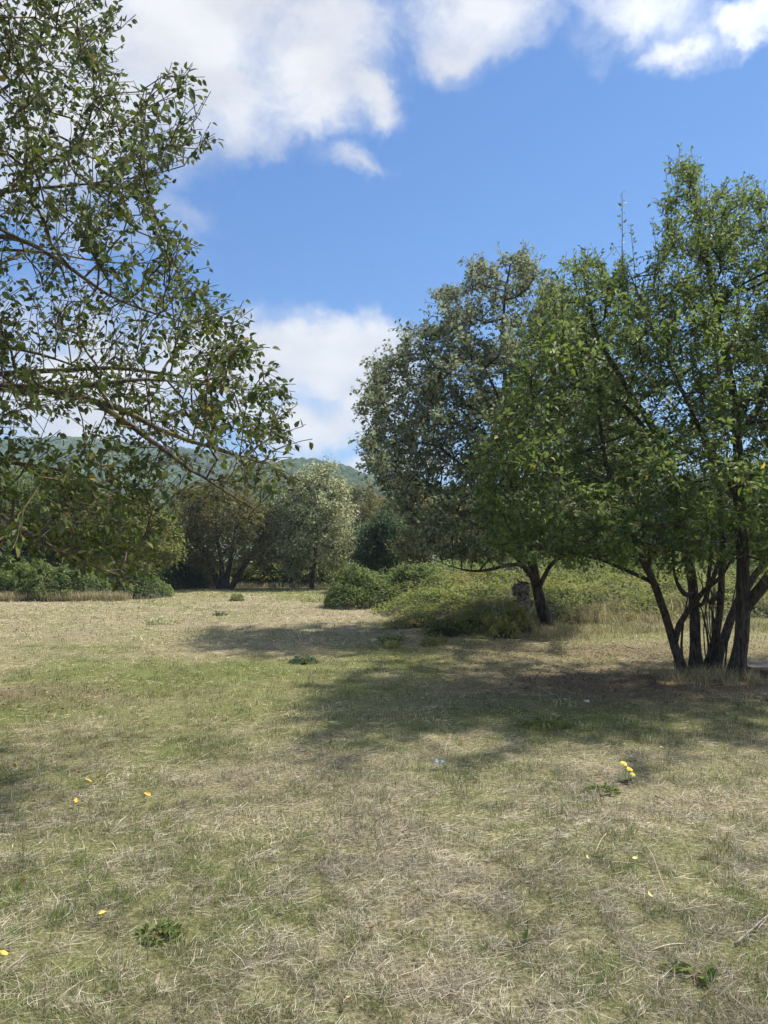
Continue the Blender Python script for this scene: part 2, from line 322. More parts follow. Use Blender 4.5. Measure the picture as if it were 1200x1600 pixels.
# ------------------------------------------------------------------ hills and their far forest
def build_hills():
    def prof(Y, pts):
        px = np.array([p[0] for p in pts], float); py = np.array([p[1] for p in pts], float)
        w = at(px, py, np.full(len(px), Y)); return w[:, 0], w[:, 2]
    x1, z1 = prof(800., [(-900,760),(-300,735),(0,712),(130,704),(190,702),(240,709),(330,722),(400,733),(450,740),(520,752),(600,770),(700,780),(900,775),(1200,750),(1500,730),(2000,760)])
    x2, z2 = prof(560., [(-900,830),(-200,815),(200,800),(330,782),(400,759),(450,745),(490,740),(540,748),(580,761),(620,769),(660,774),(750,784),(900,788),(1300,778),(2000,800)])
    def H(X, Y):
        h1 = np.interp(X, x1, z1)*np.exp(-np.abs((Y-800)/300)**2.2)
        h2 = np.interp(X, x2, z2)*np.exp(-np.abs((Y-560)/170)**2.2)
        h = np.maximum(h1, h2)
        far = sstep(300, 420, Y)
        return far*(h + (fbm(X*.012, Y*.012, 3, 4)-.5)*14*sstep(2, 25, h))*np.where(h > 0, 1, 0) - 1.5*(1-far)
    xs = np.arange(-1100, 1100, 14.); ys = np.arange(290, 1250, 14.)
    X, Y = np.meshgrid(xs, ys); Z = H(X, Y); nx, ny = len(xs), len(ys); i = np.arange(nx*ny).reshape(ny, nx)
    f = np.stack([i[:-1, :-1], i[:-1, 1:], i[1:, 1:], i[1:, :-1]], -1).reshape(-1, 4)
    m = plain_mat('hill_soil', (.05, .07, .025), (.10, .12, .05), .05, .95, .2)
    o = mesh_obj('hill', np.stack([X, Y, Z], -1).reshape(-1, 3), f, m, smooth=True)
    tag(o, 'wooded hills fading blue on the horizon', kind='structure')
    # canopies
    m, t = new_mat('hill_canopy'); L = t.links.new
    A = nd(t, 'ShaderNodeAttribute', attribute_name='tint', attribute_type='INSTANCER')
    tc = nd(t, 'ShaderNodeTexCoord'); n = nd(t, 'ShaderNodeTexNoise'); n.inputs['Scale'].default_value = 1.2; n.inputs['Detail'].default_value = 5
    L(tc.outputs['Object'], n.inputs['Vector'])
    mx = nd(t, 'ShaderNodeMix', data_type='RGBA', blend_type='MULTIPLY'); mx.inputs[0].default_value = 1
    L(A.outputs['Color'], mx.inputs[6]); L(ramp(t, n.outputs[0], [(.3, (.45, .45, .45)), (.7, (1.35, 1.35, 1.3))]), mx.inputs[7])
    p = nd(t, 'ShaderNodeBsdfDiffuse'); L(mx.outputs[2], p.inputs[0])
    b = nd(t, 'ShaderNodeBump'); b.inputs['Distance'].default_value = 1.0; L(n.outputs[0], b.inputs['Height']); L(b.outputs[0], p.inputs['Normal'])
    L(p.outputs[0], nd(t, 'ShaderNodeOutputMaterial').inputs[0])
    import bmesh
    var = []
    for k in range(4):
        bm = bmesh.new(); bmesh.ops.create_icosphere(bm, subdivisions=3, radius=1)
        r = np.random.default_rng(k)
        C = r.normal(size=(26, 3)); C /= np.linalg.norm(C, axis=1)[:, None]
        for v in bm.verts:
            c = np.array(v.co); dd = np.min(np.linalg.norm(C-c, axis=1)); s = 1.12-.45*dd + r.uniform(-.05, .05)
            v.co = Vector(c*s*np.array([1, 1, 1.15 if c[2] > 0 else .7]))
        me = bpy.data.meshes.new('canopy'); bm.to_mesh(me); bm.free(); me.materials.append(m); var.append(bpy.data.objects.new('canopy', me))
    N = 15000
    px = RNG.uniform(-560, 420, N); py = RNG.uniform(380, 860, N)
    keep = (px > -py*.8) & (px < py*.5)
    px, py = px[keep], py[keep]
    hz = H(px, py); keep = hz > 3; px, py, hz = px[keep], py[keep], hz[keep]; N = len(px)
    s = RNG.uniform(3.2, 6.2, N)*(.7+.6*fbm(px*.02, py*.02, 71, 2))
    v = fbm(px*.03, py*.03, 72, 3)+RNG.normal(0, .16, N)
    c0, c1 = np.array([.03, .066, .016]), np.array([.11, .155, .042])
    tint = c0 + np.clip(v, 0, 1)[:, None]*(c1-c0)
    tint = np.concatenate([tint, np.ones((N, 1))], 1)
    rot = np.stack([RNG.uniform(-.2, .2, N), RNG.uniform(-.2, .2, N), RNG.uniform(0, 6.28, N)], 1)
    scatter('forest', np.stack([px, py, hz+s*.25], 1), rot, s, RNG.integers(0, 4, N), tint, var, 'far green forest covering the blue hills', 'forest')
build_hills()

# ------------------------------------------------------------------ trees: grown branch skeletons, tubes, leaves
class Skel:
    def __init__(s): s.p = []; s.par = []; s.r = []; s.gen = []
    def add(s, p, par, r=0., gen=1):
        s.p.append(np.asarray(p, float)); s.par.append(par); s.r.append(r); s.gen.append(gen); return len(s.p)-1
    def path(s, pts, par, r0, r1, step=.18, gen=0, wob=0., rng=RNG):
        """authored limb: smooth polyline from an existing node; returns node indices"""
        pts = [np.asarray(q, float) for q in pts]
        if par >= 0: pts = [s.p[par]] + pts
        pts = np.array(pts); seg = np.linalg.norm(np.diff(pts, axis=0), axis=1); c = np.concatenate([[0], np.cumsum(seg)]); n = max(2, int(c[-1]/step))
        u = np.linspace(0, c[-1], n+1)
        # Catmull-Rom style smoothing by averaging a dense linear curve
        q = np.stack([np.interp(u, c, pts[:, k]) for k in range(3)], 1)
        for _ in range(2): q[1:-1] = .25*q[:-2]+.5*q[1:-1]+.25*q[2:]
        if wob: q[1:] += np.cumsum(rng.normal(0, wob, q[1:].shape), axis=0)*.4
        ids = []; last = par
        for k in range(0 if par < 0 else 1, len(q)):
            last = s.add(q[k], last, r0+(r1-r0)*k/n, gen); ids.append(last)
        return ids
def colonize(sk, attr, step=.22, infl=1.2, kill=.3, iters=120, trop=(0, 0, 0), start=0, jit=.12, rng=RNG):
    attr = np.asarray(attr); P = np.array(sk.p)
    best = np.full(len(attr), 1e9); bi = np.zeros(len(attr), int)
    def upd(a, ids, pts):
        for c0 in range(0, len(pts), 400):
            d = np.linalg.norm(a[:, None, :]-pts[None, c0:c0+400], axis=2); k = d.argmin(1); dm = d[np.arange(len(a)), k]
            m = dm < best[sel]; ii = np.where(sel)[0][m] if sel.dtype == bool else sel[m]
            best[ii] = dm[m]; bi[ii] = np.asarray(ids)[c0+k[m]]
    sel = np.ones(len(attr), bool); upd(attr, np.arange(start, len(P)), P[start:])
    alive = best > kill; trop = np.array(trop, float)
    seen = {}
    for it in range(iters):
        act = alive & (best < infl)
        if not act.any():
            if not alive.any(): break
            infl *= 1.25
            if infl > 6: break
            continue
        idx = np.where(act)[0]; nodes, inv = np.unique(bi[idx], return_inverse=True)
        PP = np.array([sk.p[k] for k in nodes]); v = attr[idx]-PP[inv]; v /= np.linalg.norm(v, axis=1)[:, None]
        D = np.zeros((len(nodes), 3)); np.add.at(D, inv, v)
        D = D/(np.linalg.norm(D, axis=1)[:, None]+1e-9) + trop + rng.normal(0, jit, D.shape); D /= np.linalg.norm(D, axis=1)[:, None]
        new = PP + D*step*rng.uniform(.8, 1.2, (len(nodes), 1)); ids = []
        ok = []
        for k, nn in enumerate(nodes):
            if seen.get(nn, 0) >= 3: alive[idx[inv == k]] = False; continue
            seen[nn] = seen.get(nn, 0)+1; ids.append(sk.add(new[k], int(nn))); ok.append(k)
        if not ids: continue
        sel = np.where(alive)[0]; upd(attr[sel], ids, new[ok]); alive &= best > kill
def poly_mask(poly):
    xs = np.arange(-600, 1900, 4.); ys = np.arange(-600, 1300, 4.); X, Y = np.meshgrid(xs, ys)
    M = in_poly(X.ravel(), Y.ravel(), poly).reshape(X.shape)
    M2 = M.copy()
    for dy in range(-6, 7):
        for dx in range(-6, 7):
            if dx*dx+dy*dy <= 36: M2 |= np.roll(np.roll(M, dy, 0), dx, 1)
    def ok(q, slack=False):
        z = q[1]*_F[1]+(q[2]-CAM_H)*_F[2]; a = int((600+F_PX*q[0]/z+600)//4); b = int((800-F_PX*(q[1]*_U[1]+(q[2]-CAM_H)*_U[2])/z+600)//4)
        return (M2 if slack else M)[min(max(b, 0), M.shape[0]-1), min(max(a, 0), M.shape[1]-1)]
    return ok
def clumps(P, sc, seed): return .5*fbm(P[:, 0]*sc+P[:, 2]*sc*.6, P[:, 1]*sc-P[:, 2]*sc*.5+7, seed, 3)+.5*fbm(P[:, 0]*sc-P[:, 1]*sc*.5, P[:, 2]*sc+3, seed+5, 3)
def shoots(sk, n, lo, hi, up=.5, out=.5, center=None, droop=0., seglen=.07, rmax=.02, sel=None, rng=RNG, ok=None):
    """add leafy shoots to thin nodes; returns list of new node ids"""
    kids = np.bincount([p for p in sk.par if p >= 0], minlength=len(sk.p)); P = np.array(sk.p); par = np.array(sk.par)
    cand = np.where((np.array(sk.gen) > 0))[0]; tips = cand[kids[cand] == 0]
    if sel is not None: tips = tips[sel(P[tips])]; cand = cand[sel(P[cand])]
    pick = np.concatenate([tips, rng.choice(cand, max(0, n-len(tips)))]) if n > len(tips) else rng.choice(tips, n, replace=False)
    res = []
    for k in pick:
        base = P[k]; d0 = base-P[par[k]]; d0 = d0/(np.linalg.norm(d0)+1e-9)
        o = base-center if center is not None else d0; o = o/(np.linalg.norm(o)+1e-9)
        d = d0*.6 + o*out + np.array([0, 0, up]) + rng.normal(0, .38, 3); d /= np.linalg.norm(d)
        L = rng.uniform(lo, hi); m = max(2, int(L/seglen)); last = int(k); q = base.copy(); slack = rng.uniform() < .22
        for j in range(m):
            d = d + np.array([0, 0, -droop])/m + rng.normal(0, .07, 3); d /= np.linalg.norm(d); q = q + d*L/m
            if ok is not None and not ok(q, slack): break
            last = sk.add(q, last, 0, 2); res.append(last)
    return res
def radii(sk, tip=.0028, ex=2.35, cap=None):
    n = len(sk.p); acc = np.zeros(n); par = np.array(sk.par); R = np.array(sk.r); out = np.zeros(n)
    for k in range(n-1, -1, -1):
        r = acc[k]**(1/ex) if acc[k] > 0 else tip
        if R[k] > 0: r = R[k]
        out[k] = r
        if par[k] >= 0: acc[par[k]] += r**ex
    for k in range(n):
        if par[k] >= 0: out[k] = min(out[k], out[par[k]]*(1.0 if sk.gen[k] == 0 else .82 if sk.gen[par[k]] == 0 else 1.0))
    return out
def tubes(sk, R, lo, hi, sides):
    """tube mesh for all chains whose radius lies in [lo, hi)"""
    n = len(sk.p); par = sk.par; kids = [[] for _ in range(n)]
    for k in range(n):
        if par[k] >= 0: kids[par[k]].append(k)
    V, Fq = [], []; nv = 0
    ang = np.arange(sides)*2*math.pi/sides; ca, sa = np.cos(ang)[:, None], np.sin(ang)[:, None]
    inr = lambda k: lo <= R[k] < hi
    main = [max(c, key=lambda q: R[q]) if c else -1 for c in kids]
    for k in range(n):
        if not inr(k): continue
        p = par[k]
        if p >= 0 and inr(p) and main[p] == k: continue           # belongs to its parent's chain
        ch = [k]
        while main[ch[-1]] >= 0 and inr(main[ch[-1]]): ch.append(main[ch[-1]])
        if p >= 0: pts = [sk.p[p]]+[sk.p[c] for c in ch]; rr = [R[k]]+[R[c] for c in ch]
        else: pts = [sk.p[c] for c in ch]; rr = [R[c] for c in ch]
        if len(pts) < 2: continue
        pts = np.array(pts); rr = np.array(rr)
        T = np.gradient(pts, axis=0); T /= np.linalg.norm(T, axis=1)[:, None]+1e-9
        a = np.array([1., 0, 0]) if abs(T[0][0]) < .8 else np.array([0, 1., 0])
        for j in range(len(pts)):
            a = a-T[j]*a.dot(T[j]); a /= np.linalg.norm(a)+1e-9; b = np.cross(T[j], a)
            V.append(pts[j]+rr[j]*(ca*a+sa*b))
            if j:
                s0 = nv+(j-1)*sides; q = np.arange(sides); q2 = (q+1) % sides
                Fq.append(np.stack([s0+q, s0+q2, s0+sides+q2, s0+sides+q], 1))
        nv += len(pts)*sides
    if not V: return np.zeros((0, 3)), np.zeros((0, 4), int)
    return np.concatenate(V), np.concatenate(Fq)
def boughs(sk, R, lo, hi, sides, mat, root, name='bough', least=4):
    """one mesh for each limb that is connected within the radius range; returns R with those nodes marked done"""
    n = len(sk.p); comp = -np.ones(n, int); g = 0
    for k in range(n):
        if lo <= R[k] < hi:
            p = sk.par[k]
            if p >= 0 and comp[p] >= 0: comp[k] = comp[p]
            else: comp[k] = g; g += 1
    R2 = R.copy()
    for c in range(g):
        m = np.where(comp == c)[0]
        if len(m) < least: continue
        Rc = np.full(n, -1.); Rc[m] = R[m]; V, Fq = tubes(sk, Rc, 0, 9, sides)
        if len(V): mesh_obj(name, V, Fq, mat, root, smooth=True)
        R2[m] = -1
    return R2
def leaf_spots(sk, ids, per, rng=RNG, droop=.3, upn=.6, spread=.9, size=(.05, .08), tipfirst=False):
    ids = np.asarray(ids); P = np.array(sk.p); par = np.array(sk.par); k = np.repeat(ids, per)
    n = len(k); u = rng.uniform(0, 1, n)[:, None]
    A = P[par[k]]; B = P[k]; T = B-A; T /= np.linalg.norm(T, axis=1)[:, None]+1e-9
    pos = A+(B-A)*u
    r = rng.normal(size=(n, 3)); r -= T*(r*T).sum(1)[:, None]; r /= np.linalg.norm(r, axis=1)[:, None]+1e-9
    D = T*rng.uniform(.15, .9, (n, 1)) + r*spread + np.array([0, 0, -1.])*droop*rng.uniform(.2, 1.5, (n, 1)); D /= np.linalg.norm(D, axis=1)[:, None]
    N = np.array([0, 0, 1.])*upn + rng.normal(0, .5, (n, 3)); N -= D*(N*D).sum(1)[:, None]; N /= np.linalg.norm(N, axis=1)[:, None]+1e-9
    S = rng.uniform(size[0], size[1], n)
    return pos + D*(S*.25)[:, None], D, N, S
def leaf_mesh_arrays(pos, D, N, S, width=.5, fold=.12, fine=True, curl=.1):
    n = len(pos); B = np.cross(N, D); S1 = S[:, None]
    if fine == 2:                                        # two folded triangles, for leaves only a few pixels long
        V = np.stack([pos, pos+D*S1*.45+B*S1*width*.5+N*S1*fold, pos+D*S1-N*S1*curl, pos+D*S1*.45-B*S1*width*.5+N*S1*fold], 1)
        Fc = (np.array([[0, 2, 1], [0, 3, 2]])[None]+(np.arange(n)*4)[:, None, None]).reshape(-1, 3)
        return V.reshape(-1, 3), Fc, 4
    if fine:
        def q(u, w, f): return pos + D*S1*u + B*S1*w + N*S1*(f*fold*2*abs(w)*2-curl*u*u)
        V = np.stack([q(0, 0, 0), q(.30, width*.46, 1), q(.30, 0, 0), q(.30, -width*.46, 1), q(.66, width*.38, 1), q(.66, 0, 0), q(.66, -width*.38, 1), q(1, 0, 0)], 1)
        f = np.array([[0, 2, 1], [0, 3, 2], [1, 2, 5], [1, 5, 4], [2, 3, 6], [2, 6, 5], [4, 5, 7], [5, 6, 7]])
    else:
        V = np.stack([pos, pos+D*S1*.42+B*S1*width*.5+N*S1*fold, pos+D*S1*.5-N*S1*.02, pos+D*S1*.42-B*S1*width*.5+N*S1*fold, pos+D*S1-N*S1*curl], 1)
        f = np.array([[0, 2, 1], [0, 3, 2], [1, 2, 4], [2, 3, 4]])
    m = V.shape[1]
    Fc = (f[None]+(np.arange(n)*m)[:, None, None]).reshape(-1, 3)
    return V.reshape(-1, 3), Fc, m
def project(P):
    v = P-np.array([0, 0, CAM_H]); z = v@_F; return 600+F_PX*v[:, 0]/z, 800-F_PX*(v@_U)/z, z
def in_poly(x, y, poly):
    poly = np.asarray(poly, float); c = np.zeros(len(x), bool); j = len(poly)-1
    for i in range(len(poly)):
        xi, yi = poly[i]; xj, yj = poly[j]
        m = ((yi > y) != (yj > y)); xx = (xj-xi)*(y-yi)/(yj-yi+1e-12)+xi; c ^= m & (x < xx); j = i
    return c
def sample_crown(poly, n, dfun, rng=RNG):
    poly = np.asarray(poly, float); out = []
    while sum(map(len, out)) < n:
        x = rng.uniform(poly[:, 0].min(), poly[:, 0].max(), n); y = rng.uniform(poly[:, 1].min(), poly[:, 1].max(), n)
        k = in_poly(x, y, poly); x, y = x[k], y[k]
        out.append(at(x, y, dfun(x, y, len(x))))
    return np.concatenate(out)[:n]
LEAF_PARTS = 300
def add_leaves(root, crown_name, spots, mat, mat_one, label=None, width=.5, fine=True, parts=0, tint=None, curl=.12):
    pos, D, N, S = spots; n = len(pos)
    tv = RNG.uniform(0, 1, n) if tint is None else tint
    single = np.zeros(n, bool)
    if parts:
        x, y, z = project(pos); vis = (x > 8) & (x < 1192) & (y > 8) & (y < 1590)
        app = np.where(vis, S/z, -1); pick = np.argsort(-app)[:parts]; single[pick] = True
    k = ~single
    V, Fc, m = leaf_mesh_arrays(pos[k], D[k], N[k], S[k], width, fine=fine, curl=curl)
    cr = mesh_obj(crown_name, V, Fc, mat, root, {'tint': ('FLOAT', np.repeat(tv[k], m))}); cr['kind'] = 'stuff'
    if parts:
        V, Fc, m = leaf_mesh_arrays(np.zeros((1, 3)), np.array([[0, 1., 0]]), np.array([[0, 0, 1.]]), np.ones(1), width, curl=curl)
        proto = mesh_obj('leaf', V, Fc, mat_one, link=False); me = proto.data; bpy.data.objects.remove(proto)
        base = np.array(root.location)
        for i in np.where(single)[0]:
            B = np.cross(D[i], N[i]); s = S[i]
            M = Matrix(((B[0]*s, D[i][0]*s, N[i][0]*s, pos[i][0]-base[0]), (B[1]*s, D[i][1]*s, N[i][1]*s, pos[i][1]-base[1]), (B[2]*s, D[i][2]*s, N[i][2]*s, pos[i][2]-base[2]), (0, 0, 0, 1)))
            o = bpy.data.objects.new('leaf', me); COL.objects.link(o); o.parent = root; o.matrix_basis = M
    return cr
def knobbly(V, amp, sc, rng=RNG):
    k = rng.normal(size=(8, 3))*sc; ph = rng.uniform(0, 6.28, 8); d = sum(np.sin(V@k[i]+ph[i]) for i in range(8))/8
    d2 = np.stack([np.roll(d, 0), np.sin(V@k[0]*1.7), np.cos(V@k[1]*1.3)], 1)*amp*np.stack([d, d, d*.3], 1)*2
    return V+d2

# --- the near tree on the left: trunk out of frame, boughs reach in
def left_tree():
    rng = np.random.default_rng(5)
    base = np.array([-4.55, 6.2, 0.]); base[2] = ground_h(base[0], base[1])-.05
    root = empty('broadleaf_tree', base, 'near tree at the left edge, sparse green leaves on long arching boughs', 'tree')
    sk = Skel(); par_main = []
    tr = sk.path([base, base+[.05, -.03, .8], base+[.0, .05, 1.6], base+[.15, 0, 2.3], base+[.2, .1, 3.2], base+[.35, -.1, 4.3], base+[.3, 0, 5.4], base+[.6, .1, 6.6]], -1, .19, .035, .15)
    def near(z): return min(tr, key=lambda k: abs(sk.p[k][2]-z))
    P = lambda *q: [at(a, b, c) for a, b, c in q]
    limbs = []
    def limb(z, pts, r0, r1): limbs.append(sk.path(P(*pts), near(z), r0, r1, .14, wob=.012, rng=rng)); return limbs[-1]
    a = limb(2.35, [(-120,612,6.1),(0,600,5.9),(75,603,5.8),(130,611,5.7),(200,632,5.6),(260,668,5.5),(330,692,5.5),(420,715,5.4)], 0.048, .010)
    sk.path(P((160,600,5.8),(220,590,5.9),(290,598,6.),(370,606,6.1)), a[len(a)//2], .022, .006, .14)
    sk.path(P((210,668,5.5),(265,706,5.4),(330,750,5.3),(400,792,5.2)), a[int(len(a)*.62)], .026, .006, .14, wob=.01)
    limb(2.5, [(-100,590,6.5),(0,578,6.4),(100,574,6.4),(160,567,6.4),(230,575,6.4),(300,592,6.3),(360,612,6.2)], 0.036, .008)
    limb(2.7, [(-80,540,6.8),(0,545,6.8),(70,556,6.9),(170,592,7.),(260,612,7.)], 0.024, .006)
    limb(3.1, [(-100,380,6.2),(10,365,6.),(60,390,5.9),(100,412,5.8),(150,456,5.8),(215,482,5.7),(300,510,5.7)], 0.034, .007)
    limb(3.2, [(-80,395,6.8),(0,390,6.8),(100,400,6.9),(175,415,7.),(260,410,7.)], 0.024, .006)
    limb(3.4, [(-100,330,6.1),(0,305,6.),(60,258,5.9),(120,232,5.8),(150,165,5.8),(142,92,5.7)], 0.032, .006)
    limb(3.6, [(-60,310,6.6),(60,298,6.5),(140,296,6.4),(235,279,6.3),(285,262,6.3)], 0.027, .006)
    limb(4.2, [(-60,190,6.2),(20,140,6.1),(70,80,6.),(80,20,6.)], 0.028, .006)
    limb(4.8, [(-150,60,6.4),(-60,-40,6.4),(40,-140,6.4),(120,-230,6.4)], 0.028, .006)
    limb(1.7, [(-90,780,5.6),(0,798,5.3),(60,838,5.1),(130,872,5.),(225,905,4.9)], 0.029, .007)
    limb(1.8, [(-90,735,6.4),(0,722,6.3),(90,735,6.2),(180,770,6.),(260,820,5.9)], 0.027, .006)
    limb(1.6, [(-80,850,6.2),(20,855,6.),(120,868,6.)], 0.021, .006)
    # boughs on the far side of the trunk, out of the picture
    for z, v in ((2.2, (-1.8, .6, .8)), (2.8, (-1.2, -1.6, 1.2)), (3.2, (-.8, 1.9, 1.3)), (2.6, (.6, 2., .9)), (4.2, (-1., -.4, 1.5))):
        b = sk.p[near(z)]; v = np.array(v); sk.path([b+v*.5, b+v], near(z), .045, .01, .16, wob=.015, rng=rng)
    poly = [(-250,-260),(150,-240),(150,-60),(190,10),(205,70),(195,110),(230,130),(285,105),(312,150),(300,190),(342,212),(310,255),(260,285),(235,310),(250,345),(330,385),(300,420),(345,460),(395,470),(380,520),(420,548),(430,580),(470,622),(445,650),(472,700),(440,735),(480,742),(430,770),(395,800),(330,778),(275,800),(268,840),(240,868),(255,905),(150,892),(60,888),(20,908),(-60,900),(-250,880)]
    ok = poly_mask(poly)
    A = sample_crown(poly, 2000, lambda x, y, n: 6.0+rng.normal(0, .62, n), rng)
    rows = rng.uniform(0, 1, 300); B = base+np.array([-.9, .3, 3.9])+rng.normal(0, 1, (300, 3))*[1.1, 1.3, 1.5]; B = B[B[:, 0] < -4.2]
    colonize(sk, np.concatenate([A, B]), .15, .9, .21, 60, trop=(0, 0, .05), rng=rng, jit=.22)
    c = base+np.array([.3, 0, 3.])
    sh = shoots(sk, 5600, .14, .42, up=.35, out=.6, center=c, droop=.25, rng=rng, ok=lambda q, sl: q[0] < -3.4 or ok(q, sl))
    # keep the tidy outline: drop shoots leaving the crown outline towards open sky is left to chance
    R = radii(sk, .0030)
    bark = bark_mat('left_tree_bark', (.045, .035, .028), (.19, .155, .12), moss=(.22, .19, .05), scale=20)
    R2 = boughs(sk, R, .062, 9, 12, bark, root, 'trunk'); R2 = boughs(sk, R2, .012, 9, 7, bark, root)
    V, Fq = tubes(sk, R2, 0, 9, 3); o = mesh_obj('twig', V, Fq, bark, root, smooth=True); o['kind'] = 'stuff'
    gen = np.array(sk.gen); P_ = np.array(sk.p)
    ids = np.array(sh); pos, D, N, S = leaf_spots(sk, ids, 3, rng, droop=.55, upn=.5, spread=.8, size=(.034, .072))
    x, y, z = project(pos)
    keep = rng.uniform(0, 1, len(pos)) < np.where((y > 680) & (x > 230), .36, np.where(y > 690, .95, .64))*np.where(y > 690, 1, sstep(.30, .46, clumps(pos, 1.6, 12)))
    pass
    st = [(0, (0.032, 0.055, 0.013)), (.5, (0.068, 0.105, 0.022)), (.9, (0.14, 0.17, 0.038)), (.985, (0.15, 0.15, 0.04)), (1, (0.36, 0.26, 0.06))]
    lm = leaf_mat('left_tree_leaf', st, under=(.085, .11, .045), trans=.34, rough=.55, spec=.22); l1 = leaf_mat('left_tree_single_leaf', st, under=(.085, .11, .045), trans=.34, rough=.55, spec=.22, by_object=True)
    hue = np.clip(rng.uniform(0, .8, len(pos))+.28*(1-sstep(1.6, 2.6, pos[:, 2]))+(clumps(pos, 1.2, 71)-.5)*.8, 0, .98); hue = np.where(rng.uniform(0, 1, len(hue)) < .006, 1., hue)
    add_leaves(root, 'foliage', (pos[keep], D[keep], N[keep], S[keep]), lm, l1, width=.62, parts=LEAF_PARTS, curl=.22, tint=hue[keep])
    return keep.sum(), len(sk.p)
print('left tree', left_tree())

# --- the many-stemmed tree on the right
def right_tree():
    rng = np.random.default_rng(8)
    b0 = on_ground(1115, 1056); base = np.array([b0[0], b0[1], ground_h(b0[0], b0[1])-.04]); d0 = base[1]
    root = empty('broadleaf_tree', base, 'many-stemmed leafy green tree at the right with dark trunks', 'tree')
    sk = Skel(); stems = []
    bark = bark_mat('right_tree_bark', (.022, .018, .015), (.105, .09, .075), scale=16)
    def stem(pts, r0, r1):
        w = [at(a, b, d0+c) for a, b, c in pts]; w[0][2] = ground_h(w[0][0], w[0][1])-.08
        ids = sk.path(w, -1, r0, r1, .16, wob=.012, rng=rng); ids and stems.append(ids); return ids
    def fork(ids, f, pts, r0, r1): return sk.path([at(a, b, d0+c) for a, b, c in pts], ids[int(len(ids)*f)], r0, r1, .16, wob=.012, rng=rng)
    s1 = stem([(1070,1054,.1),(1054,1005,.1),(1036,950,.0),(1020,905,-.2),(988,852,-.5),(962,790,-.8),(942,720,-1.),(935,660,-1.1)], 0.066, .02)
    s2 = stem([(1088,1054,.25),(1086,980,.3),(1081,900,.4),(1066,840,.5),(1050,750,.3),(1015,660,.1),(962,580,-.1),(925,505,-.2),(915,420,-.2)], 0.078, .02)
    s3 = stem([(1102,1055,.35),(1119,990,.5),(1127,930,.7),(1131,870,.9),(1128,760,1.1),(1085,640,1.),(1045,560,.9),(1010,480,.9),(996,440,.8)], 0.058, .012)
    s4 = stem([(1112,1058,.1),(1132,1000,.2),(1152,945,.5),(1185,895,.9),(1240,830,1.5),(1310,740,2.),(1360,640,2.2)], 0.066, .02)
    s5 = stem([(1148,1066,-.35),(1158,1010,-.35),(1163,950,-.35),(1158,860,-.4),(1152,760,-.4),(1150,640,-.3),(1120,500,-.2),(1092,380,-.1),(1075,270,0.)], 0.098, .018)
    fork(s5, .14, [(1190,915,-.5),(1222,875,-.7),(1290,790,-1.),(1330,690,-1.2)], .085, .02)
    fork(s5, .45, [(1185,640,-.1),(1225,540,0),(1235,400,.1),(1215,310,.2)], .05, .01)
    fork(s5, .35, [(1120,720,-1.1),(1090,650,-1.6),(1060,600,-1.9)], .045, .012)
    fork(s1, .13, [(1062,965,-.1),(1085,940,-.3),(1108,912,-.6),(1128,903,-.9),(1150,860,-1.3)], .048, .014)
    fork(s1, .36, [(1010,880,-.8),(1020,860,-1.),(1050,835,-1.3)], .04, .012)
    fork(s1, .38, [(930,872,-.3),(880,862,-.5),(830,850,-.6)], .032, .008)
    fork(s2, .2, [(1068,930,.1),(1055,905,-.1),(1050,880,-.3)], .045, .014)
    fork(s2, .55, [(985,640,-.6),(940,610,-1.),(880,600,-1.3),(830,610,-1.5)], .04, .01)
    fork(s2, .75, [(930,520,.2),(880,500,.2),(840,490,.2)], .03, .008)
    fork(s3, .3, [(1095,960,.2),(1085,930,.1)], .04, .02)
    fork(s3, .22, [(1100,955,.6),(1108,900,.8),(1112,830,1.1)], .045, .015)
    for q in range(11):                                  # thin suckers between the stems
        x = rng.uniform(1066, 1150); sk_ids = sk.path([at(x, 1054, d0+rng.uniform(-.1, .3)), at(x+rng.uniform(-12, 12), 985, d0+.1), at(x+rng.uniform(-34, 34), 895, d0+rng.uniform(-.4, .6))], -1, rng.uniform(.008, .022), .007, .2, wob=.014, rng=rng)
    poly = [(800,880),(752,842),(735,780),(750,700),(775,640),(800,575),(815,520),(850,455),(880,430),(908,398),(935,402),(955,440),(963,400),(978,395),(992,455),(1020,420),(1035,345),(1042,290),(1060,245),(1085,255),(1110,285),(1135,300),(1165,290),(1200,300),(1300,330),(1420,450),(1470,620),(1450,800),(1350,880),(1200,890),(1130,880),(1075,905),(1000,896),(930,892),(860,882)]
    A = sample_crown(poly, 2600, lambda x, y, n: d0-.35+rng.normal(0, 1.2, n)*np.clip(.35+.65*(y-230)/420, .3, 1), rng)
    A = A[A[:, 2] > 1.2]; ok = poly_mask(poly)
    colonize(sk, A, .18, 1.2, .25, 70, trop=(0, 0, .12), rng=rng, jit=.2)
    c = base+np.array([0, 0, 2.6])
    sh = shoots(sk, 11500, .16, .42, up=.25, out=.5, center=c, droop=.15, rng=rng, seglen=.12, ok=ok)
    top = shoots(sk, 260, .3, .8, up=1.5, out=.15, center=c, droop=0, rng=rng, seglen=.07, sel=lambda q: q[:, 2] > 4.2, ok=ok)
    # tall water shoots that break the outline
    for (x, y0, y1, dd) in ((1062,330,228,0),(1040,400,268,.1),(972,430,300,.4),(985,470,350,.3),(908,470,384,-.2),(930,470,390,-.1),(1130,360,285,.2),(1160,350,282,.3),(1190,360,292,.1),(1020,450,345,.5)):
        p0 = at(x+rng.uniform(-6, 14), y0, d0+dd); p1 = at(x, y1, d0+dd); k = int(np.argmin(np.linalg.norm(np.array(sk.p)-p0, axis=1)))
        ids = sk.path([p0, .5*(p0+p1)+rng.normal(0, .03, 3), p1], k, .008, .003, .07, gen=2); top += ids[-int(np.linalg.norm(p1-p0)/.07):]
    R = radii(sk, .0026)
    kid = {}
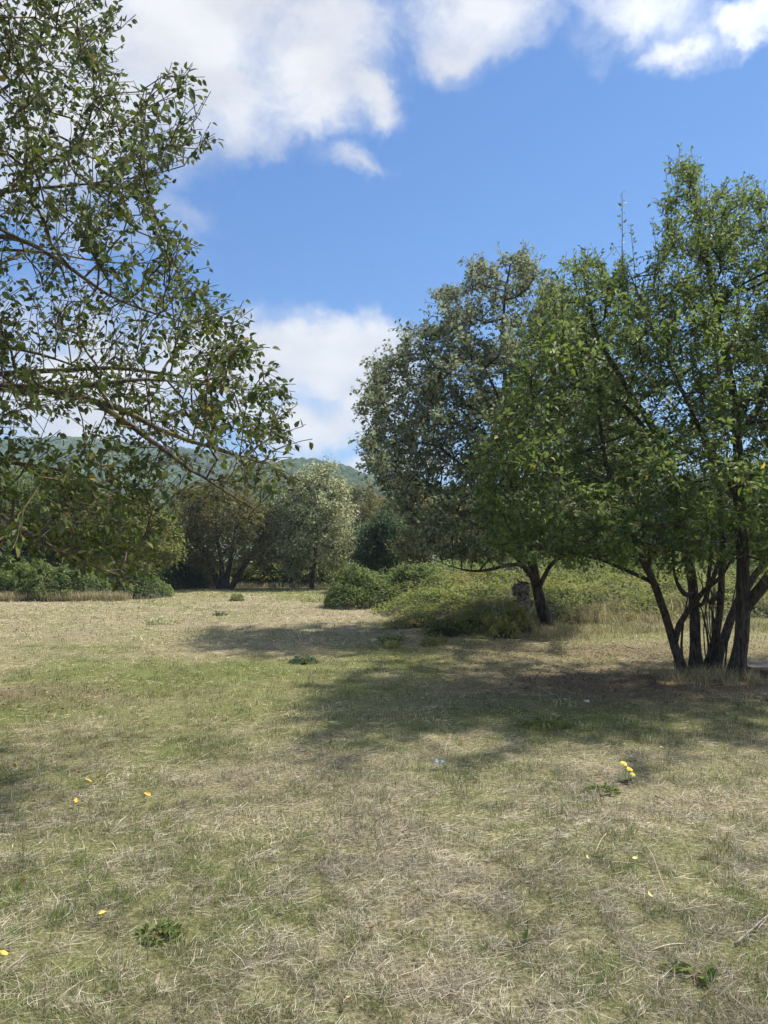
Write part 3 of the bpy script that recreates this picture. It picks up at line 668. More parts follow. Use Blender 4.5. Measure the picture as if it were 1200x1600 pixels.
    for k, ids in enumerate(stems):
        s2_ = Skel(); m = {}
        for j, q in enumerate(ids): s2_.add(sk.p[q], j-1, R[q]*(1+.9*max(0, 1-j/3.)**2), 0)
        V, Fq = tubes(s2_, np.array(s2_.r), 0, 9, 12); mesh_obj('stem', knobbly(V, .012, 9, rng), Fq, bark, root, smooth=True)
    own = set(q for ids in stems for q in ids); Rm = R.copy(); Rm[list(own)] = -1
    Rm = boughs(sk, Rm, .012, 9, 7, bark, root)
    V, Fq = tubes(sk, Rm, 0, 9, 3); o = mesh_obj('twig', V, Fq, bark, root, smooth=True); o['kind'] = 'stuff'
    sp1 = leaf_spots(sk, sh, 4, rng, droop=.25, upn=.9, spread=.9, size=(.045, .085))
    sp2 = leaf_spots(sk, top, 2, rng, droop=-.1, upn=.5, spread=.8, size=(.05, .085))
    sp = [np.concatenate(q) for q in zip(sp1, sp2)]
    x, y, z = project(sp[0]); pl = np.array(poly)
    keep = np.ones(len(x), bool)
    cl = clumps(sp[0], 1.1, 33); keep &= ~((y > 915)) & ((rng.uniform(0, 1, len(x)) < sstep(.22, .38, cl)) | (np.arange(len(x)) >= len(sp1[0])))
    sp = [q[keep] for q in sp]
    st = [(0, (0.039, 0.078, 0.018)), (.4, (0.068, 0.123, 0.026)), (.75, (0.112, 0.173, 0.036)), (.955, (0.165, 0.210, 0.045)), (.975, (0.480, 0.390, 0.075)), (1, (0.500, 0.450, 0.105))]
    lm = leaf_mat('right_tree_leaf', st, under=(.12, .165, .06), trans=.45, rough=.5, spec=.25); l1 = leaf_mat('right_tree_single_leaf', st, under=(.12, .165, .06), trans=.45, rough=.5, by_object=True, spec=.25)
    hue = np.clip(rng.uniform(0, .62, len(sp[0]))+(clumps(sp[0], .9, 51)-.5)*1.5+.15, 0, .955); hue = np.where(rng.uniform(0, 1, len(hue)) < .012, 1., hue)
    add_leaves(root, 'foliage', sp, lm, l1, width=.5, fine=False, parts=LEAF_PARTS, curl=.15, tint=hue)
    return len(sp[0]), len(sk.p), base
rt = right_tree(); RT_BASE = rt[2]
print('right tree', rt)

# --- the silver-leaved tree behind it
def white_poplar():
    rng = np.random.default_rng(4)
    b0 = on_ground(857, 986); base = np.array([b0[0], b0[1], 0.]); base[2] = ground_h(base[0], base[1])-.06; d0 = base[1]
    root = empty('poplar_tree', base, 'tall silvery grey-green tree with one leaning dark trunk, middle distance', 'tree')
    sk = Skel()
    W = lambda pts: [at(a, b, d0+c) for a, b, c in pts]
    w = [base]+W([(848,955,0),(838,915,0),(830,880,0),(822,820,.1),(805,740,.1),(792,640,.1),(785,540,0),(788,460,0),(800,400,0)])
    tr = sk.path(w, -1, .125, .015, .2, wob=.008, rng=rng)
    def lb(f, pts, r0, r1): return sk.path(W(pts), tr[int(len(tr)*f)], r0, r1, .2, wob=.02, rng=rng)
    lb(.10, [(822,884,-.4),(800,880,-.7),(765,890,-1.),(735,895,-1.3),(690,882,-1.5)], .06, .012)
    lb(.10, [(852,890,-.3),(872,868,-.6),(930,866,-.8),(990,860,-.9)], .06, .012)
    lb(.13, [(790,850,.5),(740,820,.7),(700,790,.8),(650,770,.8)], .06, .012)
    lb(.2, [(780,790,-.6),(730,740,-1.),(680,700,-1.2),(610,690,-1.3)], .055, .01)
    lb(.22, [(850,800,.4),(890,740,.6),(920,660,.8),(930,580,.8)], .06, .012)
    lb(.33, [(770,690,.6),(720,640,.9),(660,590,1.),(620,570,1.)], .045, .01)
    lb(.35, [(830,690,-.5),(860,630,-.8),(880,560,-.9)], .045, .01)
    lb(.5, [(765,590,-.4),(730,540,-.6),(700,490,-.7),(692,455,-.7)], .035, .008)
    lb(.6, [(810,520,.4),(835,470,.5),(850,430,.5)], .03, .008)
    poly = [(640,838),(612,790),(575,735),(562,690),(580,660),(556,632),(575,600),(585,560),(620,545),(632,505),(668,500),(690,505),(678,448),(700,440),(715,450),(738,402),(765,415),(790,388),(815,385),(840,415),(870,430),(885,480),(930,520),(985,600),(1010,700),(1000,830),(900,862),(800,868),(700,872),(650,862)]
    ok = poly_mask(poly)
    A = sample_crown(poly, 1900, lambda x, y, n: d0+rng.normal(0, 1.25, n)*np.clip(.3+.7*(y-390)/250, .3, 1), rng)
    colonize(sk, A, .24, 1.6, .34, 60, trop=(0, 0, .05), rng=rng, jit=.2)
    c = base+np.array([-.6, 0, 3.2])
    sh = shoots(sk, 8600, .25, .6, up=.3, out=.5, center=c, droop=.2, rng=rng, seglen=.14, ok=ok)
    R = radii(sk, .004)
    bark = bark_mat('poplar_bark', (.02, .016, .014), (.13, .105, .09), scale=9)
    own = np.zeros(len(sk.p), bool); own[tr] = True
    s2_ = Skel()
    for j, q in enumerate(tr): s2_.add(sk.p[q], j-1, R[q]*(1+.35*max(0, 1-j/4.)), 0)
    V, Fq = tubes(s2_, np.array(s2_.r), 0, 9, 14); mesh_obj('trunk', knobbly(V, .02, 7, rng), Fq, bark, root, smooth=True)
    Rm = R.copy(); Rm[own] = -1
    Rm = boughs(sk, Rm, .016, 9, 6, bark, root)
    V, Fq = tubes(sk, Rm, 0, 9, 3); o = mesh_obj('twig', V, Fq, bark, root, smooth=True); o['kind'] = 'stuff'
    sp = leaf_spots(sk, sh, 3, rng, droop=.3, upn=.35, spread=.9, size=(.06, .11))
    x, y, z = project(sp[0]); keep = (y < 893) & (rng.uniform(0, 1, len(x)) < sstep(.18, .34, clumps(sp[0], .8, 61)))
    sp = [q[keep] for q in sp]
    st = [(0, (0.06, 0.09, 0.038)), (.5, (0.12, 0.155, 0.07)), (1, (0.19, 0.225, 0.115))]
    lm = leaf_mat('poplar_leaf', st, under=(.25, .28, .185), trans=.38, rough=.6, spec=.2)
    add_leaves(root, 'foliage', sp, lm, None, width=.72, fine=2)
    return len(sp[0]), len(sk.p)
print('poplar', white_poplar())

# --- background trees along the far edge of the meadow
LEAF_STOPS = {
 'olive': ([(0, (0.070, 0.078, 0.025)), (.5, (0.132, 0.136, 0.040)), (1, (0.232, 0.202, 0.062))], (0.171, 0.171, 0.078)),
 'russet': ([(0, (.065, .085, .028)), (.45, (.12, .13, .045)), (.8, (.19, .165, .06)), (1, (.26, .17, .07))], (.15, .15, .07)),
 'silver': ([(0, (.10, .125, .055)), (.5, (.20, .23, .105)), (1, (.34, .36, .19))], (.36, .38, .24)),
 'dark': ([(0, (0.022, 0.050, 0.022)), (.5, (0.043, 0.085, 0.037)), (1, (0.078, 0.124, 0.053))], (0.078, 0.116, 0.062)),
 'green': ([(0, (0.050, 0.090, 0.022)), (.5, (0.093, 0.147, 0.034)), (1, (0.171, 0.217, 0.056))], (0.155, 0.194, 0.078)),
 'bright': ([(0, (.045, .075, .018)), (.3, (.105, .155, .030)), (.6, (.18, .23, .045)), (.85, (.27, .28, .065)), (1, (.30, .23, .11))], (.18, .21, .08)),
}
LM = {k: leaf_mat('%s_leaf' % k, s, under=u, trans=.5, rough=.55) for k, (s, u) in LEAF_STOPS.items()}
FAR_BARK = bark_mat('far_tree_bark', (.02, .017, .014), (.085, .07, .058), scale=5)
def far_tree(name, px, d, blobs, kind, leaf, n, label, trunks=((0, 0),), tr_r=.13, seed=0, cat='tree', density=260, group=None):
    """blobs: (px, py, rx px, ry px) ellipsoids of the crown, as seen; depth radius follows the width"""
    rng = np.random.default_rng(1000+seed)
    b = at(px, 870, d); base = np.array([b[0], d, ground_h(b[0], d)-.05])
    root = empty(name, base, label, cat, group)
    sk = Skel(); A = []
    for (x, y, rx, ry) in blobs:
        c = at(x, y, d); k = d/F_PX; m = max(20, int(density*rx*ry/1600))
        q = rng.normal(size=(m, 3)); q /= np.linalg.norm(q, axis=1)[:, None]; q *= rng.uniform(.35, 1, (m, 1))**.5
        q *= (1+.22*np.sin(q@np.array([3., 2, 4])*2+rng.uniform(0, 6)))[:, None]
        A.append(c+q*np.array([rx*k, rx*k*.85, ry*k]))
    A = np.concatenate(A); A = A[A[:, 2] > .5]; lo = np.percentile(A[:, 2], 12)
    cc = A.mean(0)
    for (ox, lean) in trunks:
        p0 = base+np.array([ox*.25, 0, 0]); sk.path([p0, p0+np.array([lean*.5, 0, lo*.5]), p0+np.array([lean*1.2, rng.uniform(-.3, .3), lo*1.05]), np.array([p0[0]+lean*1.9, base[1], .6*lo+.4*A[:, 2].max()])], -1, tr_r, tr_r*.3, .35, wob=.03, rng=rng)
    H = A[:, 2].max()-base[2]
    colonize(sk, A, .06*H+.06, 2.2, .075*H+.08, 40, trop=(0, 0, .08), rng=rng, jit=.2)
    ns = int(n/14)
    sh = shoots(sk, ns, .05*H+.1, .11*H+.25, up=.25, out=.5, center=cc, droop=.25, rng=rng, seglen=.2)
    R = radii(sk, .008)
    R2 = boughs(sk, R, .03, 9, 7, FAR_BARK, root, 'trunk')
    V, Fq = tubes(sk, R2, 0, 9, 3); o = mesh_obj('twig', V, Fq, FAR_BARK, root); o['kind'] = 'stuff'
    per = max(1, int(round(n/len(sh))))
    sp = leaf_spots(sk, sh, per, rng, droop=.3, upn=.5, spread=1.1, size=(leaf*.7, leaf*1.3))
    pos = sp[0]+rng.normal(0, leaf*1.0, sp[0].shape); sp = (pos, sp[1], sp[2], sp[3])
    k = pos[:, 2] > .25; sp = [q[k] for q in sp]; pos = sp[0]
    hue = np.clip(.5+rng.normal(0, .2, len(pos))+(fbm(pos[:, 0]*1.1+3*seed, pos[:, 2]*1.1+pos[:, 1], 5, 3)-.5)*1.2, 0, 1)
    add_leaves(root, 'foliage', sp, LM[kind], None, width=.6, fine=2, tint=hue)
    return root

far_tree('field_tree', 352, 38.5, [(350,815,68,46),(315,835,40,36),(395,835,38,36),(350,785,46,24),(330,868,42,20),(388,862,34,18)], 'russet', .13, 17000, 'brownish-green round tree with several dark trunks at the far meadow edge', trunks=((-.9, -.75), (.1, .25), (1., 1.0), (-.2, -.2)), tr_r=.17, seed=1)
far_tree('poplar_tree', 487, 39, [(492,800,52,44),(475,845,50,34),(520,850,38,36),(500,765,34,28),(455,860,28,24),(490,745,18,12)], 'silver', .14, 17000, 'pale silvery young tree with single thin trunk at the far meadow edge', trunks=((0, .1),), tr_r=.13, seed=2)
far_tree('shade_tree', 430, 44, [(440,830,34,40),(432,870,28,26),(448,795,26,28)], 'dark', .16, 8000, 'dark green tree half hidden behind the pale silvery tree', seed=3)
far_tree('yellowing_tree', 560, 58, [(560,800,26,34),(570,835,26,32),(550,870,24,24)], 'olive', .2, 6500, 'yellowish-olive slim tree behind the pale silvery tree', seed=4)
far_tree('yellowing_tree', 592, 62, [(592,805,20,28),(596,845,24,34)], 'olive', .2, 5000, 'yellowish-olive tree just left of the russet-topped tree', seed=5)
far_tree('russet_tree', 622, 52, [(622,800,30,28),(615,835,34,34),(645,785,22,20),(655,830,28,30)], 'russet', .18, 8500, 'russet-topped tree rising behind the dark round bush', seed=6)
far_tree('dark_bush', 603, 36, [(602,850,34,34),(585,870,26,22),(625,868,26,24),(605,825,18,18)], 'dark', .13, 11000, 'dark blue-green rounded bush behind the bramble mound', seed=7, cat='bush')
far_tree('olive_tree', 690, 33, [(680,835,44,38),(720,850,46,32),(655,858,30,26),(700,805,34,22)], 'olive', .12, 11000, 'dull olive tree beyond the bramble bank, under the silvery tree', seed=8)
far_tree('backdrop_tree', 790, 37, [(780,825,60,44),(830,845,50,36),(745,855,40,30)], 'green', .14, 10000, 'green tree behind the leaning dark trunk', seed=9)
far_tree('backdrop_tree', 905, 36, [(905,820,70,52),(950,850,50,36),(870,858,44,28)], 'dark', .14, 12000, 'dark green tree seen between the leaning trunk and the many-stemmed tree', seed=10)
far_tree('backdrop_tree', 1035, 35, [(1030,800,75,66),(1080,845,60,42),(985,850,50,36)], 'dark', .14, 13000, 'dark tree behind the left stems of the many-stemmed tree', seed=11)
far_tree('backdrop_tree', 1170, 34, [(1165,800,75,70),(1215,840,60,44),(1120,855,50,34)], 'green', .14, 12000, 'green tree behind the thick trunk at the right edge', seed=12)
far_tree('backdrop_tree', 1300, 34, [(1300,790,80,80),(1340,840,60,44)], 'dark', .15, 8000, 'dark tree beyond the right edge of the meadow', seed=13)
far_tree('hedge_tree', 215, 33, [(215,835,50,36),(180,850,44,30),(245,855,26,24),(210,805,32,22)], 'bright', .12, 13000, 'bright green tree behind the left brambles, beside the brownish tree', seed=14)
far_tree('hedge_tree', 120, 34, [(120,810,62,52),(80,845,50,36),(160,850,40,30)], 'olive', .13, 14000, 'olive-green tree behind the near tree\'s hanging boughs', seed=15)
far_tree('hedge_tree', 25, 33, [(20,800,66,60),(-20,845,56,40),(60,850,44,32)], 'green', .13, 13000, 'green tree at the far left edge behind the near tree', seed=16)
far_tree('hedge_tree', -110, 33, [(-110,800,70,66),(-70,850,50,34)], 'olive', .14, 7000, 'olive tree past the left edge of the meadow', seed=17)
far_tree('pale_bush', 268, 42, [(265,868,24,22),(285,850,14,22)], 'silver', .14, 4500, 'small pale silvery bush left of the brownish tree', seed=18, cat='bush')
far_tree('misty_tree', 278, 75, [(270,815,30,26),(300,800,34,34),(250,830,30,24)], 'green', .26, 6000, 'hazy green tree far behind the brownish tree', seed=19)
far_tree('misty_tree', 400, 80, [(410,825,40,34),(445,815,36,30)], 'green', .28, 6000, 'hazy green tree far behind, right of the brownish tree', seed=20)
far_tree('misty_tree', 540, 90, [(535,845,40,26),(600,840,50,26)], 'olive', .3, 6000, 'hazy olive tree line far behind the pale silvery tree', seed=21)

# ------------------------------------------------------------------ brambles
def bramble(name, mounds, n, kind, label, leaf=.075, seed=0, cat='bramble', edge=.45, cane=70):
    """mounds: (x, y, rx, ry, h) world; leaves clothe the tops and sides"""
    rng = np.random.default_rng(2000+seed)
    mounds = np.array(mounds, float); cx, cy = mounds[:, 0].mean(), mounds[:, 1].mean()
    base = np.array([cx, cy, ground_h(cx, cy)-.02]); root = empty(name, base, label, cat)
    def H(x, y):
        h = np.zeros_like(x)
        for (mx, my, rx, ry, hh) in mounds:
            q = ((x-mx)/rx)**2+((y-my)/ry)**2; h = np.maximum(h, hh*np.clip(1-q, 0, 1)**edge)
        return h*(.55+.9*fbm(x*1.1, y*1.1, 60+seed, 3))*(.72+.56*vnoise(x*3.2, y*3.2, 61+seed))
    w = mounds[:, 2]*mounds[:, 3]*(.6+mounds[:, 4]); pick = rng.choice(len(mounds), n, p=w/w.sum())
    a = rng.uniform(0, 6.283, n); r = np.sqrt(rng.uniform(0, 1.0, n)); x = mounds[pick, 0]+mounds[pick, 2]*r*np.cos(a); y = mounds[pick, 1]+mounds[pick, 3]*r*np.sin(a)
    h = H(x, y); g = ground_h(x, y); keep = h > .04; x, y, h, g = x[keep], y[keep], h[keep], g[keep]; m = len(x)
    e = .08; gx = (H(x+e, y)-H(x-e, y))/(2*e); gy = (H(x, y+e)-H(x, y-e))/(2*e)
    nn = np.stack([-gx, -gy, np.ones(m)], 1); nn = np.clip(nn, -2.5, 2.5); nn /= np.linalg.norm(nn, axis=1)[:, None]
    z = g+h-np.abs(rng.normal(0, .08, m))*np.minimum(1, h*2)+rng.exponential(.04, m)
    N = nn*.8+np.array([0, 0, .4])+rng.normal(0, .45, (m, 3)); N /= np.linalg.norm(N, axis=1)[:, None]
    D = rng.normal(size=(m, 3)); D[:, 2] -= .3; D -= N*(D*N).sum(1)[:, None]; D /= np.linalg.norm(D, axis=1)[:, None]
    hue = np.clip(.45+rng.normal(0, .2, m)+(fbm(x*.8, y*.8, 66+seed, 4)-.5)*3.0, 0, 1)
    add_leaves(root, 'foliage', (np.stack([x, y, z], 1), D, N, rng.uniform(leaf*.6, leaf*1.3, m)), LM[kind], None, width=.68, fine=2, tint=hue)
    # arching canes
    sk = Skel()
    for _ in range(cane):
        k = rng.integers(len(x)); p0 = np.array([x[k], y[k], g[k]]); dirv = rng.normal(0, .35, 2); hh = h[k]*.9+rng.uniform(.05, .34)
        sk.path([p0, p0+[dirv[0]*.3, dirv[1]*.3, hh*.7], p0+[dirv[0]*.8, dirv[1]*.8, hh], p0+[dirv[0]*1.5, dirv[1]*1.5, hh*.8]], -1, .006, .003, .12, rng=rng)
    V, Fq = tubes(sk, np.array(sk.r), 0, 1, 3); o = mesh_obj('cane', V, Fq, CANE, root); o['kind'] = 'stuff'
    ids = [k for k in range(len(sk.p)) if sk.par[k] >= 0 and rng.uniform() < .8]; sp = leaf_spots(sk, ids, 4, rng, droop=.2, upn=.8, spread=1., size=(leaf*.5, leaf*1.1))
    V, Fc, m2 = leaf_mesh_arrays(*sp, width=.6, fine=2); o = mesh_obj('cane_leaves', V, Fc, LM[kind], root, {'tint': ('FLOAT', np.repeat(rng.uniform(.3, 1, len(sp[0])), m2))}); o['kind'] = 'stuff'
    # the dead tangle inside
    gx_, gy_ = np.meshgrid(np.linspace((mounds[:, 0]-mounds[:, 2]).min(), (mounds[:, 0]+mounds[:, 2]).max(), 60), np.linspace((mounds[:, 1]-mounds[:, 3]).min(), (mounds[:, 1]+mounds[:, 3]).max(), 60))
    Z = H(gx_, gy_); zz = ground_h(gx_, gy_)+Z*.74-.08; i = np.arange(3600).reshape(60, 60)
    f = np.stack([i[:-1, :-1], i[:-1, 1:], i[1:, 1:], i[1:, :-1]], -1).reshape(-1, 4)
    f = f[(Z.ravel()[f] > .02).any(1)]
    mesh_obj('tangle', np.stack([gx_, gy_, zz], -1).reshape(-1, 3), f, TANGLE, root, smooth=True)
    return root
CANE = plain_mat('bramble_cane', (.10, .06, .035), (.24, .17, .10), 8)
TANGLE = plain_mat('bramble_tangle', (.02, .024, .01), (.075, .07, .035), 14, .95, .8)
def gp(px, d): return at(px, 870, d)[0]
# right: mound in front of the dark bush, then the long bank behind the trunks
bramble('bramble_mound', [(gp(572, 24.5), 24.6, 1.35, 1.4, 1.0), (gp(610, 25), 25.2, 1.2, 1.5, 1.1), (gp(545, 24), 24.0, .8, .9, .55), (gp(650, 25), 25.4, 1.2, 1.4, .95)], 16000, 'green', 'rounded green bramble mound at the tip of the bank beside the meadow', seed=1)
bramble('bramble_bank', [(gp(x_, y_), y_, rx_, ry_, h_) for (x_, y_, rx_, ry_, h_) in (
    (655,22.0,1.4,1.8,.38),(700,23.6,2.0,2.0,.62),(690,20.0,1.3,1.8,.24),(735,18.4,1.5,1.7,.18),(760,20.8,1.7,2.0,.36),(780,23.8,2.2,2.2,.68),(800,18.2,1.6,1.6,.20),(850,20.6,1.8,2.0,.40),(870,23.6,2.3,2.2,.70),(890,18.4,1.6,1.6,.24),(945,20.6,1.9,2.0,.42),(970,23.6,2.3,2.2,.70),(985,18.5,1.6,1.5,.26),(1035,20.6,1.9,2.0,.45),(1070,18.6,1.7,1.6,.28),(1080,23.6,2.3,2.2,.75),(1130,20.6,2,2.0,.48),(1165,18.8,1.8,1.7,.34),(1190,23.6,2.4,2.2,.8),(1250,20.2,2.1,2.4,.6),(1340,20.4,2,2.4,.7))], 70000, 'bright', 'long bright green bramble bank behind the leaning trunk', leaf=.075, seed=2, cane=320, edge=.75)
bramble('bramble_bank', [(gp(690, 26.5), 26.8, 2.2, 2.2, .95), (gp(800, 27), 28, 2.6, 2.4, 1.0), (gp(930, 27), 28, 3, 2.4, 1.0), (gp(1080, 27), 28, 3, 2.4, 1.05), (gp(1230, 27), 28, 3, 2.4, 1.05)], 30000, 'green', 'darker green bramble thicket behind the bright bank, under the backdrop trees', leaf=.09, seed=3, cane=60)
bramble('bramble_clump', [(gp(808, 15.6), 15.8, .36, .36, .42), (gp(788, 15.3), 15.3, .3, .3, .25)], 1700, 'bright', 'small leafy clump around the dead stump, left of the leaning trunk', leaf=.06, seed=4, cane=26)
bramble('low_bramble', [(gp(640, 16.6), 16.7, .6, .5, .16), (gp(700, 15.6), 15.6, .55, .4, .18), (gp(610, 14.5), 14.4, .3, .22, .1), (gp(745, 16.2), 16.3, .5, .4, .22), (gp(680, 14.6), 14.6, .3, .2, .1)], 4200, 'bright', 'low bright green creeping patch on the grass before the bank', leaf=.05, seed=5, cane=10)
# left hedge and the middle hedge
bramble('bramble_hedge', [(gp(75, 29.5), 29.6, 1.6, 1.4, 1.15), (gp(25, 30), 30.4, 1.5, 1.4, 1.2), (gp(120, 29.8), 30.2, 1.5, 1.5, 1.05), (gp(-60, 30), 30.5, 2, 1.5, 1.2)], 17000, 'green', 'mid green leafy hedge clump at the far left edge of the meadow', leaf=.11, seed=6)
bramble('bramble_hedge', [(gp(150, 31), 31.4, 1.5, 1.5, 1.3), (gp(195, 30.8), 31.2, 1.4, 1.4, 1.15), (gp(225, 31.5), 31.8, 1.1, 1.2, .9)], 15000, 'green', 'bramble hedge at the left just before the bright green tree', leaf=.10, seed=7)
bramble('bramble_hedge', [(gp(285, 39.5), 40, 1.8, 1.3, 1.3), (gp(255, 38.5), 39, 1.2, 1.1, 1.1), (gp(320, 40.5), 41, 1.3, 1.2, 1.3)], 12000, 'bright', 'yellow-green bush row left of the brownish tree\'s trunks', leaf=.13, seed=8)
bramble('bramble_hedge', [(gp(410, 41.5), 42.3, 1.6, 1.4, 1.35), (gp(455, 41.5), 42.2, 1.5, 1.4, 1.3), (gp(500, 41.5), 42.3, 1.4, 1.4, 1.2), (gp(365, 42), 43, 1.6, 1.4, 1.2)], 15000, 'bright', 'green hedge behind the trunks of brownish and silvery trees', leaf=.13, seed=9)
bramble('bramble_hedge', [(gp(545, 43), 44, 1.4, 1.4, 1.2), (gp(575, 42), 43, 1.4, 1.3, 1.2), (gp(620, 40), 41, 1.8, 1.5, 1.2)], 9000, 'dark', 'dark thicket between the silvery tree and the round bush', leaf=.13, seed=10)

# ------------------------------------------------------------------ grass
def grass():
    m, t = new_mat('grass_blade'); L = t.links.new
    b = nd(t, 'ShaderNodeAttribute', attribute_name='blade')
    d = nd(t, 'ShaderNodeBsdfPrincipled'); L(b.outputs['Color'], d.inputs['Base Color']); d.inputs['Roughness'].default_value = .6; d.inputs['Specular IOR Level'].default_value = .25
    tr = nd(t, 'ShaderNodeBsdfTranslucent'); L(b.outputs['Color'], tr.inputs[0]); ms = nd(t, 'ShaderNodeMixShader'); ms.inputs[0].default_value = .30
    L(d.outputs[0], ms.inputs[1]); L(tr.outputs[0], ms.inputs[2]); L(ms.outputs[0], nd(t, 'ShaderNodeOutputMaterial').inputs[0])
    VV = []; CC = []
    SR = np.array([[0, .13, .10, .06], [.3, .34, .285, .155], [.6, .50, .43, .24], [.92, .70, .62, .40], [1, .84, .78, .58]]); SN = np.array([[0, .10, .082, .062], [.3, .31, .265, .19], [.6, .50, .44, .335], [.92, .74, .68, .545], [1, .88, .83, .70]]); GR = np.array([[0, .05, .08, .02], [.5, .15, .20, .055], [1, .30, .33, .12]])
    def blades(x, y, kind, L0, L1, lean, wd, dry, bright=1.):
        """kind 0 upright, 1 lying; one folded blade = two triangles"""
        r = RNG; n = len(x); z = ground_h(x, y); Ln = r.uniform(L0, L1, n); az = r.uniform(0, 6.283, n); ca, sa = np.cos(az), np.sin(az); O = np.zeros(n)
        hd = np.stack([ca, sa, O], 1); pd = np.stack([-sa, ca, O], 1); w = (wd*r.uniform(.5, 1.3, n))[:, None]
        if kind == 0:
            ln = np.abs(r.normal(0, lean, n))[:, None]; dr = hd*ln+np.array([0, 0, 1.]); dr /= np.linalg.norm(dr, axis=1)[:, None]
            p = np.stack([x, y, z-.004], 1); bend = hd*(Ln*r.uniform(0, .4, n))[:, None]-np.array([0, 0, 1.])*(Ln*r.uniform(0, .18, n))[:, None]; side = pd*w
        else:
            p = np.stack([x, y, z+r.uniform(.001, .028, n)], 1); dr = hd+np.array([0, 0, 1.])*r.normal(0, .12, n)[:, None]; bend = pd*(Ln*r.normal(0, .22, n))[:, None]; side = pd*w*.8+np.array([0, 0, 1.])*w*.5
        mid = p+dr*(Ln*.45)[:, None]; tip = p+dr*Ln[:, None]+bend
        VV.append(np.stack([p, mid+side, tip, mid-side], 1).reshape(-1, 3))
        isdry = (r.uniform(0, 1, n) < dry)[:, None]; v = r.uniform(0, 1, n)
        nf = (1-sstep(4.5, 9, y))[:, None]; sc = np.stack([np.interp(v, SR[:, 0], SR[:, k]) for k in (1, 2, 3)], 1)*(1-nf)+np.stack([np.interp(v, SN[:, 0], SN[:, k]) for k in (1, 2, 3)], 1)*nf
        c = np.where(isdry, sc, np.stack([np.interp(v, GR[:, 0], GR[:, k]) for k in (1, 2, 3)], 1))
        c = c*np.asarray(bright).reshape(-1, 1)
        CC.append(np.repeat(np.concatenate([c, np.ones((n, 1))], 1), 4, 0))
    def zone(y0, y1, n, s, wide, wd):
        y = np.sqrt(RNG.uniform(y0**2, y1**2, n)); x = RNG.uniform(-1, 1, n)*(wide*y+.7)
        # blades stand in tufts: pull them towards random clump centres
        cx = np.round(x/(.16*s)+RNG.normal(0, .25, n))*.16*s+.05*np.sin(y*37); pull = RNG.uniform(0, .5, n); x = x*(1-pull)+cx*pull
        d = np.clip(dryness(x, y)*.75+.12+(fbm(x*7/s, y*7/s, 85, 2)-.5)*1.3, .02, .98); l = litter(x, y); lush = fbm(x*2.3, y*2.3, 81, 3)
        keep = (RNG.uniform(0, 1, n) > l*.7) & (RNG.uniform(0, 1, n) < .10+1.25*sstep(.38, .60, fbm(x*8/s, y*8/s, 83, 3))) & ~((ground_h(x, y) > .24) & (y > 18.5) & (x > 0))
        x, y, d, l, lush = x[keep], y[keep], d[keep], l[keep], lush[keep]; n = len(x)
        br = (.42+1.05*fbm(x*2.6, y*2.6, 97, 4)+RNG.normal(0, .06, n))*(1-.4*l)
        lying = RNG.uniform(0, 1, n) < .26+.36*d; u = ~lying
        hs = .55+.9*lush[u]; blades(x[u], y[u], 0, 0.018*s*hs, .072*s*hs, .85, wd, d[u], br[u]); blades(x[lying], y[lying], 1, .04*s, .15*s, 0, wd*.9, np.clip(d[lying]+.35, 0, .97), br[lying])
    zone(1.6, 4.2, 240000, .9, .57, .0011); zone(4.2, 7.5, 210000, 1., .55, .0015); zone(7.5, 14, 150000, 1.2, .54, .0028); zone(14, 25, 70000, 1.8, .53, .006); zone(25, 44, 45000, 2.4, .52, .011)
    def tufts(x, y, h, dr=.9, per=34, wd=.003, rad=.07):
        k = np.repeat(np.arange(len(x)), per); n = len(k); a = RNG.uniform(0, 6.283, n); q = rad*np.sqrt(RNG.uniform(0, 1, n))
        blades(x[k]+q*np.cos(a), y[k]+q*np.sin(a), 0, h*.35, h, .38, wd, np.full(n, dr), RNG.uniform(.75, 1.1, len(x))[k])
    n = 520; x = RNG.uniform(1.6, 9.5, n); tufts(x, 15.4+.9*np.abs(RNG.normal(0, .8, n))+.5*fbm(x, x, 4), .18, .85, 26, .003, .12)
    n = 90; x = gp(930, 17.6)+RNG.normal(0, 1.3, n); tufts(x, 17.3+RNG.normal(0, .4, n), .32, .95, 34, .004, .14)
    n = 700; x = RNG.uniform(.8, 9.5, n); y = RNG.uniform(16.8, 22, n); k = fbm(x*.9+3, y*.9, 29, 3) > .57; tufts(x[k], y[k], .75, .9, 22, .004, .16)
    n = 80; a = RNG.normal(0, 1, (n, 2)); tufts(gp(845, 15.8)+a[:, 0]*.6, 15.4+a[:, 1]*.35, .16, .9, 26, .003, .1)
    n = 120; a = RNG.normal(0, 1, (n, 2)); tufts(RT_BASE[0]+.05+a[:, 0]*.5, RT_BASE[1]-.35+a[:, 1]*.3, .24, .85, 26, .002, .08)
    n = 240; x = RNG.uniform(gp(-40, 28), gp(185, 28), n); tufts(x, 28.3+.5*np.abs(RNG.normal(0, .6, n))+.10*(x+13), .5, .97, 26, .006, .2)
    n = 120; x = RNG.uniform(gp(260, 38), gp(560, 40), n); tufts(x, 39.6+RNG.normal(0, .5, n), .4, .8, 20, .008, .2)
    n = 1500; y = np.sqrt(RNG.uniform(1.9**2, 9**2, n)); x = RNG.uniform(-1, 1, n)*(.56*y+.5); k = RNG.uniform(0, 1, n) < sstep(.45, .62, fbm(x*1.1+7, y*1.1, 23, 3)); tufts(x[k], y[k], .10, .42, 30, .0014, .07)
    n = 160; y = np.sqrt(RNG.uniform(2**2, 10**2, n)); x = RNG.uniform(-1, 1, n)*(.56*y+.5); tufts(x, y, .17, .9, 10, .0011, .08)
    V = np.concatenate(VV); C = np.concatenate(CC); n = len(V)//4
